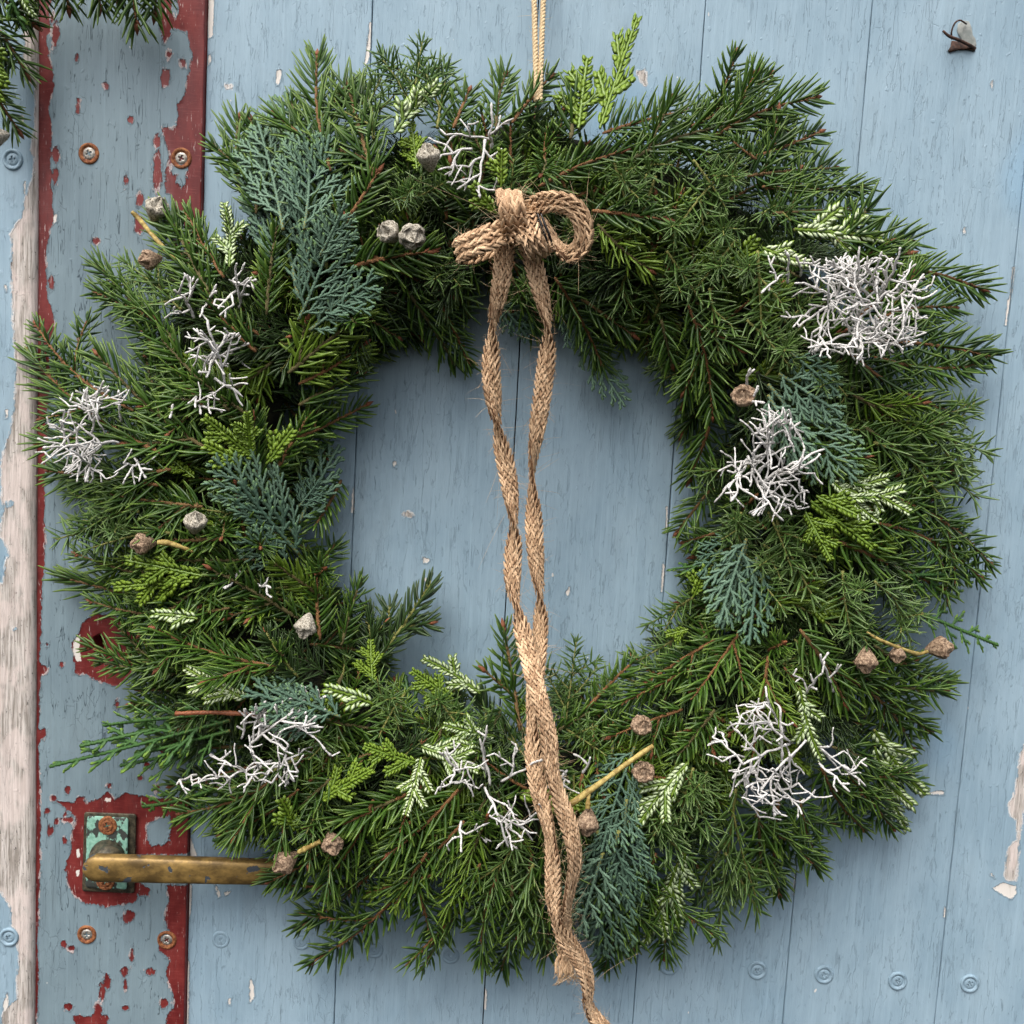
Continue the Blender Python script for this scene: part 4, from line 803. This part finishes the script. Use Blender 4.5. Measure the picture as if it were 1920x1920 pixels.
TOPS = [
 # blue cypress
 ('C', 560, 560, 480, 250), ('C', 580, 520, 530, 170), ('C', 560, 480, 615, 250), ('C', 560, 600, 640, 400), ('C', 600, 590, 715, 515), ('C', 580, 620, 690, 545),
 ('C', 560, 1010, 395, 860), ('C', 560, 1040, 450, 900), ('C', 560, 980, 640, 835), ('C', 540, 1060, 440, 1000), ('C', 560, 950, 600, 900), ('C', 620, 1350, 450, 1290), ('C', 600, 1370, 500, 1340), ('C', 480, 1300, 610, 1330),
 ('C', 1150, 1390, 1120, 1790), ('C', 1120, 1560, 1180, 1740), ('C', 1190, 1400, 1130, 1600), ('C', 1440, 720, 1610, 900), ('C', 1460, 700, 1580, 780), ('C', 1440, 740, 1510, 880), ('C', 1480, 660, 1570, 740),
 ('C', 1400, 1020, 1350, 1180), ('C', 1420, 1040, 1400, 1210), ('C', 1380, 1000, 1310, 1080), ('C', 1050, 580, 1110, 650), ('C', 1090, 640, 1170, 765), ('C', 930, 560, 990, 640),
 # white marked and yellow green sprays
 ('L', 1125, 240, 1192, 35), ('L', 1085, 240, 1098, 112), ('V', 430, 500, 415, 385), ('V', 740, 250, 790, 170), ('V', 760, 220, 820, 160), ('V', 1490, 430, 1650, 440), ('V', 1430, 465, 1510, 495), ('V', 1590, 900, 1705, 955), ('V', 1560, 900, 1650, 980),
 ('V', 1500, 1290, 1545, 1420), ('V', 1640, 1370, 1740, 1480), ('V', 1640, 1400, 1700, 1565), ('V', 1290, 1430, 1190, 1555), ('V', 1270, 1620, 1213, 1775), ('V', 1285, 1600, 1280, 1730), ('V', 930, 1380, 830, 1365), ('V', 900, 1410, 850, 1390), ('V', 370, 1160, 290, 1150), ('V', 460, 1310, 345, 1260), ('V', 700, 1320, 615, 1290), ('V', 900, 1300, 790, 1240), ('V', 790, 1420, 765, 1530), ('V', 790, 1400, 900, 1440),
 ('L', 360, 1090, 218, 1105), ('L', 380, 1080, 238, 1055), ('L', 480, 860, 380, 785), ('L', 470, 850, 460, 770), ('L', 500, 870, 545, 800), ('L', 460, 870, 380, 840), ('L', 1520, 940, 1640, 1025), ('L', 1510, 960, 1560, 1050), ('L', 1530, 930, 1610, 960), ('L', 700, 1280, 690, 1200), ('L', 850, 1310, 770, 1260), ('L', 780, 1430, 680, 1405), ('L', 1290, 1180, 1250, 1195), ('L', 940, 350, 935, 280), ('L', 930, 400, 880, 350), ('L', 1040, 1360, 960, 1310), ('L', 640, 1290, 580, 1330),
 ('L', 600, 1500, 700, 1440), ('L', 1300, 1120, 1320, 1060), ('L', 560, 1560, 520, 1500),
]
for s_ in TOPS:
    k_, a_, b_, c_, d_ = s_[:5]; ra = math.hypot(a_ - CX, b_ - CY); rb_ = math.hypot(c_ - CX, d_ - CY)
    put(k_, a_, b_, c_, d_, surf_h(ra) + 14, surf_h(rb_) + 32, roll=rng.normal() * 0.2)
for a_, b_, c_, d_ in [(1160, 1560, 1125, 1800), (1130, 1600, 1085, 1750), (1175, 1500, 1170, 1700), (530, 430, 478, 225), (570, 430, 575, 230), (600, 480, 650, 380), (1400, 1010, 1345, 1170), (640, 1345, 520, 1290)]:
    put('C', a_, b_, c_, d_, surf_h(math.hypot(a_ - CX, b_ - CY)) + 30, surf_h(math.hypot(c_ - CX, d_ - CY)) + 60, roll=rng.normal() * 0.15)
for q_ in [(925, 330, 880, 225), (960, 330, 960, 210), (900, 350, 930, 250), (1010, 300, 1060, 220), (870, 330, 830, 230), (1500, 520, 1420, 470), (1420, 300, 1360, 250), (990, 1480, 900, 1420), (1010, 1420, 1080, 1470)]:
    place('S', wreath, q_[0], q_[1], 165, q_[2], q_[3], 175)
for q_ in [('S', 500, 1300, 240, 1285), ('S', 470, 1350, 235, 1330), ('S', 460, 1400, 270, 1415), ('S', 500, 1430, 300, 1470), ('G', 440, 1330, 160, 1385), ('G', 420, 1390, 215, 1440), ('S', 540, 1320, 330, 1370)]:
    place(q_[0], wreath, q_[1], q_[2], 150, q_[3], q_[4], 85)
# tufts seen end on, reaching towards the viewer
r = np.random.default_rng(404)
for x, y, kd in [(1225, 300, 'J'), (1160, 320, 'J'), (1370, 280, 'J'), (1360, 330, 'J'), (1460, 380, 'J'), (1280, 420, 'J'), (1350, 420, 'J'), (1400, 520, 'J'), (1330, 500, 'J'), (1480, 640, 'J'), (1260, 520, 'J'), (1400, 990, 'J'), (1450, 1040, 'J'), (1590, 1110, 'J'), (1690, 1150, 'J'), (1560, 700, 'J'), (1620, 1180, 'J'), (1290, 1500, 'J'), (1240, 1560, 'J'),
                 (710, 1320, 'J'), (620, 1390, 'J'), (830, 1330, 'J'), (760, 380, 'J'), (840, 500, 'J'), (230, 980, 'J'), (640, 590, 'S'), (480, 1000, 'S'), (590, 1090, 'S'), (1440, 1220, 'S'), (1080, 460, 'S'), (900, 1560, 'S'), (420, 980, 'S'), (540, 1240, 'S'), (1130, 1300, 'J'), (1060, 1290, 'J'), (990, 560, 'J')]:
    hb = surf_h(math.hypot(x - CX, y - CY)); a = r.random() * 6.28; place(kd, wreath, x, y, hb - 35, x + 40 * math.cos(a), y + 40 * math.sin(a), hb + 45, r=r)
# tuft that stands towards the viewer above the bow
place('S', wreath, 1022, 300, 235, 1012, 338, 300, roll=0.0, which=10)

# ---- silver twigs
def silver_clump(cx, cy, rx, ry, n, seed, h0=190, h1=300, rot=0.0, thick=2.05, cl='silver_twig'):
    n = max(2, int(n * 0.62 + 0.5)); h0 -= 25; h1 -= 10
    r = np.random.default_rng(seed + 50); cr, sr = math.cos(rot), math.sin(rot)
    for i in range(n):
        mb = MB(); st = []
        a = r.random() * 2 * PI; q = 0.55 * math.sqrt(r.random()); lim = r.uniform(0.95, 1.25)
        p = np.array([q * math.cos(a) * rx, q * math.sin(a) * ry, r.uniform(-55, -5)]); a2 = a + r.normal() * 1.7
        st.append((p, norm(np.array([math.cos(a2), math.sin(a2), r.uniform(0.1, 1.0)])), int(r.integers(5, 8)), 1.0, 0)); guard = 0
        while st and guard < 45:
            guard += 1; p, d, k, th_, dep = st.pop(0); pts = [p]; y_ = norm(np.cross(d, np.array([0, 0, 1.0]) + 0.6 * r.normal(size=3)))
            for j in range(k):
                sl = r.uniform(15, 25) * (0.75 if dep > 1 else 1); sgn = 1 if j % 2 else -1; d = norm(d + 0.24 * sgn * y_ + 0.10 * r.normal(size=3) + np.array([0, 0, -0.012 * pts[-1][2] * 0.5]))
                nx = pts[-1] + d * sl; pts.append(nx)
                if math.hypot(nx[0] / rx, nx[1] / ry) > lim: break
                if dep < 3 and r.random() < 0.78:
                    d2 = norm(d * 0.62 - sgn * y_ * 0.78 + 0.22 * r.normal(size=3)); st.append((nx.copy(), d2, int(r.integers(1, 4 if dep else 5)), th_ * 0.87, dep + 1))
            pts = np.array(pts); X = cx + (pts[:, 0] * cr - pts[:, 1] * sr); Y = cy + (pts[:, 0] * sr + pts[:, 1] * cr); H = np.minimum((h0 + h1) / 2 + pts[:, 2], h1 + 20)
            w_ = np.array([P(x, y, h) for x, y, h in zip(X, Y, H)])
            if len(w_) < 2: continue
            w_ = catmull(w_, len(w_) * 4); kk = len(w_)
            rad = thick * th_ * (np.linspace(1.1, 0.8, kk) + 0.17 * r.normal(size=kk)); rad[-1] *= 0.75; rad[-2] *= 1.25; rad[-3] *= 1.15; v, f = tube(w_, rad * S, 6); mb.add(v, f)
        obj(cl, mb.mesh(cl, [M['silver']]), wreath, loc=-wreath.location)
silver_clump(362, 590, 42, 62, 5, 1); silver_clump(400, 700, 62, 70, 7, 31); silver_clump(345, 745, 50, 25, 2, 33); silver_clump(440, 560, 25, 60, 2, 34); silver_clump(200, 820, 105, 80, 15, 2); silver_clump(890, 275, 68, 70, 5, 3); silver_clump(1620, 575, 130, 92, 26, 4, 200, 315)
silver_clump(1445, 870, 95, 85, 16, 5); silver_clump(470, 1405, 145, 62, 13, 6, rot=-0.1); silver_clump(375, 1430, 55, 45, 4, 41); silver_clump(540, 1375, 60, 40, 4, 42); silver_clump(925, 1490, 105, 95, 10, 7); silver_clump(870, 1550, 50, 40, 3, 43); silver_clump(395, 640, 40, 50, 4, 44); silver_clump(1475, 1420, 125, 100, 15, 8); silver_clump(1535, 1300, 55, 60, 3, 18); silver_clump(465, 1085, 35, 55, 2, 9); silver_clump(1385, 745, 35, 50, 2, 10)
silver_clump(1500, 520, 70, 30, 3, 11); silver_clump(1080, 1455, 45, 35, 2, 12); silver_clump(570, 1340, 40, 45, 3, 13); silver_clump(1400, 1400, 50, 60, 4, 14); silver_clump(430, 540, 40, 40, 2, 15)

# ---- woody capsules
def capsule_mesh(name, seed, mat):
    r = np.random.default_rng(seed); prof = [(0.0, 0.10), (0.06, 0.24), (0.18, 0.40), (0.35, 0.62), (0.55, 0.86), (0.72, 1.0), (0.84, 1.0), (0.90, 0.90), (0.93, 0.80), (0.95, 0.62), (1.02, 0.5), (1.14, 0.34), (1.2, 0.12), (1.18, 0.01)]
    t = np.linspace(0, len(prof) - 1, 34); zz = np.interp(t, range(len(prof)), [p[0] for p in prof]); ra = np.interp(t, range(len(prof)), [p[1] for p in prof])
    n = 36; a = np.arange(n) / n * 2 * PI; Z, A = np.meshgrid(zz, a, indexing='ij'); R = np.repeat(ra[:, None], n, 1)
    R = R * (1 + 0.035 * np.cos(5 * A + r.random() * 6) + 0.045 * np.cos(10 * A)) + 0.07 * (vnoise(A * 3 + 5, Z * 9 + seed, seed) - 0.5) * (R > 0.2) + 0.05 * (vnoise(A * 8 + 5, Z * 22 + seed, seed) - 0.5) * (R > 0.2)
    Z = Z + 0.10 * np.cos(4 * A) * (Z > 0.92); V = np.stack([Z * 44, R * 23 * np.cos(A), R * 23 * np.sin(A)], -1).reshape(-1, 3) * S
    mb = MB(); mb.add(V, sweep_rings(len(zz), n)); return mb.mesh(name, [mat])
cm = [capsule_mesh('capsule', 1, M['pod']), capsule_mesh('capsule', 2, M['podgrey']), capsule_mesh('capsule', 3, M['pod'])]
def capsule(parent, px, py, h, ang, tilt, k, sc=1.0):
    """ang: direction of the open end in the picture, degrees; tilt: towards the viewer"""
    d = np.array([math.cos(math.radians(ang)) * math.cos(tilt), -math.sin(tilt), math.sin(math.radians(ang)) * math.cos(tilt)])
    o = obj('seed_capsule', cm[k], parent); q = Vector(d).to_track_quat('X', 'Z'); base = Vector(P(px, py, h)) - Vector(d) * 22 * S * sc
    o.matrix_basis = Matrix.Translation(base - parent.location) @ q.to_matrix().to_4x4() @ Matrix.Scale(sc, 4); return o
for c in [(805, 302, 250, 100, 0.5, 1, 1.1), (770, 438, 250, -60, 0.9, 1, 1.25), (733, 440, 240, 140, 0.9, 1, 1.1), (292, 398, 225, 60, 0.5, 1, 1.2), (287, 486, 215, 200, 0.7, 0, 1.0), (1395, 748, 240, 120, 0.9, 0, 1.15), (275, 1019, 235, 185, 0.6, 0, 1.05), (366, 985, 240, 80, 0.5, 1, 1.1),
          (1624, 1232, 235, -90, 0.3, 0, 1.1), (1755, 1216, 210, 15, 0.3, 2, 1.15), (1683, 1222, 215, -100, 0.5, 2, 0.8), (1200, 1364, 235, 80, 0.8, 0, 1.05), (1206, 1452, 245, 100, 0.8, 0, 1.1), (1102, 1535, 262, -95, 0.25, 2, 1.15), (540, 1612, 215, 215, 0.5, 0, 1.2), (622, 1576, 225, -60, 0.8, 0, 1.1), (575, 1168, 235, -100, 0.4, 1, 1.1)]:
    capsule(wreath, *c[:2], min(c[2] - 12, surf_h(math.hypot(c[0] - CX, c[1] - CY)) + 50), *c[3:6], c[6] * 0.74)
def stalk(pts, rad, parent=wreath, mat='podstem'):
    pts = [(a, b, min(h, surf_h(math.hypot(a - CX, b - CY)) + 52)) for a, b, h in pts]
    mb = MB(); rad = np.interp(np.linspace(0, 1, 14), np.linspace(0, 1, len(rad)), rad) * 0.78 * (1 + 0.10 * np.random.default_rng(len(pts)).normal(size=14)); v, f = px_tube(pts, rad, 9); mb.add(v, f); obj('stalk', mb.mesh('stalk', [M[mat]]), parent, loc=-parent.location)
stalk([(362, 1035, 225), (340, 1026, 235), (315, 1018, 240), (296, 1017, 240)], [3, 5, 6.5, 5]); stalk([(1625, 1185, 225), (1650, 1200, 232), (1690, 1216, 232), (1720, 1226, 225), (1738, 1222, 218)], [2.5, 3.5, 4, 4.5, 4])
stalk([(1225, 1398, 250), (1185, 1425, 262), (1130, 1465, 268), (1070, 1508, 270)], [5, 6, 6, 7]); stalk([(1105, 1483, 266), (1103, 1500, 266), (1102, 1516, 264)], [4, 4.5, 6]); stalk([(600, 1578, 225), (580, 1588, 226), (560, 1598, 222)], [5, 6, 6]); stalk([(247, 397, 205), (262, 412, 200), (285, 440, 190), (330, 490, 150)], [4.5, 5.5, 5, 4]); stalk([(330, 1338, 215), (400, 1336, 225), (480, 1340, 222)], [5.5, 5, 4.5], mat='bud')

# ------------------------------------------------------------------ second wreath at the top left corner
w2 = empty('wreath', Vector(P(40, -120, 0)), label='edge of a second evergreen wreath reaching in at the top left corner', category='wreath')
for a in [('S', -40, -40, 75, 60), ('S', -60, 60, 25, 130), ('S', -30, 20, 60, 150), ('S', 30, -60, 45, 60), ('S', -80, 120, 20, 190), ('S', -30, 150, 46, 262), ('S', 110, -110, 130, 35), ('S', 230, -110, 258, 62), ('S', 170, -120, 190, 30), ('S', 300, -110, 285, 45), ('Y', -10, 60, 30, 140), ('S', 60, -130, 70, 30), ('S', -120, 0, 0, 60), ('S', 240, -130, 220, 20)]:
    place(a[0], w2, a[1], a[2], 110, a[3], a[4], 70)
for a in [('V', 20, -40, 60, 28), ('L', -30, 110, 8, 190), ('L', -40, 60, 12, 140), ('G', 0, -60, 40, 60)]: place(a[0], w2, a[1], a[2], 130, a[3], a[4], 105)
capsule(w2, -2, 255, 95, 200, 0.5, 1, 0.8)

# ------------------------------------------------------------------ jute
def ribbon_part(name, parent, pts, W=38, wv=None, cols=6, seed=0, fuzz=0.9, sp=12.0, mode='angle', grow=1.0):
    """pts: (px,py,h,angle) or with explicit width vectors (screen x, screen y, towards viewer)"""
    r = np.random.default_rng(seed); pts = np.array(pts, float); c = np.array([P(a, b, h) for a, b, h in pts[:, :3]])
    dense = catmull(c, 40 * len(c)); aux = catmull(pts[:, 3:], 40 * len(c)) if pts.shape[1] > 3 else None
    T = norm(np.gradient(dense, axis=0)); seg = np.linalg.norm(np.diff(dense, axis=0), axis=1); cs = np.concatenate([[0], np.cumsum(seg)]) / S; Lr = cs[-1]
    if mode == 'angle':
        view = norm(CAM - dense); N0 = norm(np.cross(T, view)); B0 = np.cross(N0, T); a = np.radians(aux[:, 0]); Wv = np.cos(a)[:, None] * N0 + np.sin(a)[:, None] * B0
    else:
        Wv = aux[:, 0:1] * RT - aux[:, 1:2] * UP + aux[:, 2:3] * (-fwd); Wv = norm(Wv - (Wv * T).sum(1, keepdims=True) * T)
    Nn = np.cross(Wv, T)
    def at(arr, s): return np.stack([np.interp(s, cs, arr[:, i]) for i in range(3)], -1)
    mb = MB()
    # core sheet with thickness, coloured dark as shade between the stitches
    k = max(6, int(Lr / 6)); s = np.linspace(0, Lr, k); cc, ww, nn, tt = at(dense, s), norm(at(Wv, s)), norm(at(Nn, s)), norm(at(T, s))
    rings = np.stack([cc + ww * x * W * S + nn * y * S for x, y in ((-0.46, -1.5), (0.46, -1.5), (0.46, 1.5), (-0.46, 1.5))], 1).reshape(-1, 3); mb.add(rings, sweep_rings(k, 4), 1)
    # slanting stitches in columns, both faces
    tv, tf = needle_template(5, 6, 0.5, 0.42, 0.35); tv = tv.copy(); tv[:, 1:] *= np.interp(tv[:, 0], [0, 0.15, 0.85, 1], [0.6, 1.05, 1.0, 0.7])[:, None]; tmpl = (tv, tf)
    for side in (1, -1):
        for ci in range(cols):
            u = (ci + 0.5) / cols - 0.5; sg = 1 if ci % 2 == 0 else -1
            s = np.arange(0, Lr - 4, sp) + (0 if ci % 2 == 0 else 1.0) + r.normal(size=len(np.arange(0, Lr - 4, sp))) * 0.8; s = np.clip(s, 0, Lr); cc, ww, nn, tt = at(dense, s), norm(at(Wv, s)), norm(at(Nn, s)), norm(at(T, s)); N = len(s)
            d = norm(tt * 0.90 + ww * sg * 0.36 + nn * side * 0.10 + 0.025 * r.normal(size=(N, 3)))
            pos = cc + ww * (u * W - sg * 3.2) * S + nn * side * 1.9 * S - d * 2 * S
            scatter(mb, tmpl, pos, d, nn * side, np.full(N, 23.5) * S * (0.9 + 0.2 * r.random(N)), np.full(N, W / cols * 1.02) * S, 0 * d, 0, rr=r)
    # loose fibres
    nf = int(Lr * fuzz); s = r.random(nf) * Lr; cc, ww, nn, tt = at(dense, s), norm(at(Wv, s)), norm(at(Nn, s)), norm(at(T, s)); u = r.uniform(-0.52, 0.52, nf); sdn = np.where(r.random(nf) < 0.7, 1, -1)
    u = np.where(r.random(nf) < 0.5, np.sign(u) * 0.5, u); le = r.exponential(6, nf) + 4; le = np.where(r.random(nf) < 0.06, le * 2.6, le)
    d = norm(tt * r.normal(size=(nf, 1)) * 0.8 + ww * np.sign(u)[:, None] * r.uniform(0, 1, (nf, 1)) + nn * sdn[:, None] * 0.5 + 0.3 * r.normal(size=(nf, 3)))
    ht = needle_template(5, 3, 0.5, 1.0, 0.4)
    scatter(mb, ht, cc + ww * (u * W)[:, None] * S + nn * sdn[:, None] * 3 * S, d, r.normal(size=(nf, 3)), le * S, np.full(nf, 0.42) * S, 0.8 * r.normal(size=(nf, 3)), 2, rr=r)
    me = mb.mesh(name, [M['jute'], M['jute_dark'], M['jute_hair']]); return obj(name, me, parent, loc=-parent.location)
rib = empty('ribbon', Vector(P(975, 430, 300)), label='braided jute ribbon tied in a bow with two long twisted tails over the wreath hole', category='ribbon')
ribbon_part('bow_loop', rib, [(966, 446, 300, 1, 0.12, 0), (966, 436, 335, 1, 0.12, 0), (961, 400, 352, 1, 0.1, 0), (955, 372, 340, 1, 0.08, 0), (954, 362, 305, 1, 0.05, 0), (960, 385, 285, 1, 0.05, 0), (966, 430, 285, 1, 0.05, 0)], 37, mode='vec', seed=1)
ribbon_part('bow_loop', rib, [(972, 428, 300, 0.2, 1, 0.1), (940, 436, 325, 0.3, 1, 0.0), (900, 452, 330, 0.35, 1, 0), (868, 466, 310, 0.3, 1, 0), (862, 472, 290, 0.2, 1, 0), (885, 472, 272, 0.2, 1, 0), (930, 455, 275, 0.2, 1, 0), (960, 440, 280, 0.2, 1, 0)], 36, mode='vec', seed=2)
ribbon_part('bow_loop', rib, [(980, 400, 290, 1, 0, 0), (984, 405, 325, 1, -0.05, 0), (992, 435, 345, 1, -0.15, 0), (1004, 462, 338, 1, -0.3, 0.1), (1016, 475, 315, 0.9, -0.5, 0.2), (1020, 460, 290, 1, -0.3, 0), (1008, 425, 280, 1, -0.1, 0)], 30, mode='vec', seed=3)
ribbon_part('bow_loop', rib, [(985, 402, 285, 0.1, -0.8, 0.6), (1008, 384, 310, 0.1, -0.8, 0.6), (1042, 378, 330, 0.15, -0.75, 0.65), (1076, 390, 335, 0.55, -0.55, 0.65), (1094, 422, 330, 0.8, 0, 0.6), (1092, 456, 318, 0.75, 0.35, 0.6), (1074, 474, 300, 0.3, 0.6, 0.75), (1054, 468, 262, -0.3, 0.4, 0.9), (1036, 445, 225, -0.4, 0.2, 0.9), (1016, 415, 215, -0.5, 0.4, 0.7)], 29, mode='vec', seed=4)
ribbon_part('knot', rib, [(945, 436, 285, 0.1, 1, 0), (950, 440, 322, 0.1, 1, 0), (968, 444, 338, 0.1, 1, 0), (986, 436, 325, 0.1, 1, 0), (992, 430, 288, 0.1, 1, 0)], 22, cols=4, mode='vec', seed=5)
tailA = [(947, 452, 300, 0), (943, 500, 295, 8), (936, 550, 285, 35), (926, 600, 270, 80), (922, 650, 258, 140), (921, 700, 250, 180), (926, 755, 240, 222), (931, 786, 235, 268), (939, 830, 228, 320), (950, 880, 222, 360), (958, 930, 218, 402), (963, 975, 215, 447), (964, 1010, 213, 500), (961, 1060, 212, 545), (962, 1100, 214, 590), (967, 1130, 220, 628), (977, 1172, 232, 690), (989, 1220, 248, 720), (1001, 1270, 268, 735), (1012, 1310, 280, 750), (1023, 1350, 284, 755), (1030, 1390, 284, 748), (1033, 1430, 283, 760), (1040, 1465, 281, 768), (1050, 1500, 279, 750), (1064, 1540, 276, 728), (1074, 1578, 270, 757), (1078, 1615, 262, 765), (1073, 1650, 252, 778), (1064, 1695, 238, 787), (1059, 1730, 214, 772), (1058, 1765, 200, 740), (1064, 1800, 192, 720)]
tailB = [(985, 440, 285, 0), (997, 480, 290, -5), (1007, 520, 285, 15), (1017, 560, 276, 45), (1026, 605, 265, 85), (1028, 640, 255, 130), (1023, 690, 245, 175), (1016, 745, 235, 190), (1008, 800, 226, 215), (1000, 860, 218, 258), (998, 900, 214, 280), (1000, 950, 211, 320), (1002, 1000, 210, 360), (1006, 1060, 208, 400), (1012, 1110, 206, 445), (1014, 1150, 204, 495), (1012, 1200, 206, 505), (1006, 1255, 226, 515), (1000, 1310, 250, 495), (998, 1350, 258, 478), (999, 1390, 262, 505), (1002, 1425, 264, 530), (1007, 1465, 264, 540), (1015, 1500, 264, 515), (1025, 1540, 264, 490), (1032, 1575, 262, 480), (1036, 1610, 258, 500), (1037, 1650, 252, 510), (1037, 1685, 246, 505), (1041, 1718, 240, 472), (1052, 1745, 232, 500), (1067, 1770, 224, 535), (1084, 1795, 214, 540), (1098, 1825, 204, 570), (1103, 1855, 196, 590), (1103, 1880, 188, 608), (1113, 1905, 180, 580), (1150, 1945, 172, 575)]
ribbon_part('tail', rib, tailA, 27, seed=6, fuzz=0.8); ribbon_part('tail', rib, tailB, 27, seed=7, fuzz=0.8)
# frayed end
mb = MB(); r = np.random.default_rng(5)
for i in range(16):
    x0 = 1050 + 32 * r.random(); x1 = x0 + r.normal() * 8 - 6; v, f = px_tube([(x0, 1790, 200 + 8 * r.random()), ((x0 + x1) / 2 + r.normal() * 3, 1806, 200), (x1, 1820 + 14 * r.random(), 196 + 8 * r.random())], [3.2, 3.0, 2.0], 6, 4); mb.add(v, f)
for i in range(60):
    x0 = 1048 + 38 * r.random(); v, f = px_tube([(x0, 1800, 200), (x0 + r.normal() * 8, 1822, 200 + r.normal() * 8), (x0 + r.normal() * 14, 1835 + 14 * r.random(), 198)], 0.45, 3, 3); mb.add(v, f, 1)
obj('frayed_end', mb.mesh('frayed_end', [M['jute'], M['jute_hair']]), rib, loc=-rib.location)
mb = MB()
for q in ([(1008, 400, 318), (1016, 425, 322), (1026, 452, 318), (1034, 474, 300)], [(1014, 400, 316), (1023, 424, 320), (1033, 450, 316), (1036, 470, 300)], [(1005, 405, 310), (1010, 425, 318), (1018, 440, 312)]):
    v, f = px_tube(q, [1.6, 2.0, 1.8, 1.2], 4, 4); mb.add(v, f)
obj('cable_tie', mb.mesh('cable_tie', [M['black']]), rib, loc=-rib.location)

# ---- twine the wreath hangs from: two strands, each of twisted yarns
tw = empty('twine', Vector(P(1010, 0, 60)), label='pale twisted twine running up from the top of the wreath', category='twine')
def strand(a, b, ha, hb, seed):
    mb = MB(); n = 260; A = P(a[0], a[1], ha); B = P(b[0], b[1], hb); t = np.linspace(0, 1, n)[:, None]; c = A + (B - A) * t; L_ = np.linalg.norm(B - A) / S; d = norm(B - A); n1 = norm(np.cross(d, [0, 1, 0])); n2 = np.cross(d, n1)
    for k in range(3):
        ph = t * L_ / 22 * 2 * PI + k * 2 * PI / 3; v, f = tube(c + (np.cos(ph) * n1 + np.sin(ph) * n2) * 2.3 * S, 2.7 * S, 7); mb.add(v, f)
    r = np.random.default_rng(seed); m_ = 120; s = r.random((m_, 1)); pos = A + (B - A) * s
    scatter(mb, needle_template(4, 3, 0.5, 1, 0.4), pos, r.normal(size=(m_, 3)), r.normal(size=(m_, 3)), (4 + r.exponential(5, m_)) * S, np.full(m_, 0.6 * S), 0.4 * r.normal(size=(m_, 3)), 0, rr=r)
    return obj('strand', mb.mesh('strand', [M['twine']]), tw, loc=-tw.location)
strand((998, -150), (1006, 190), 20, 150, 1); strand((1024, -150), (1012, 190), 20, 150, 2)
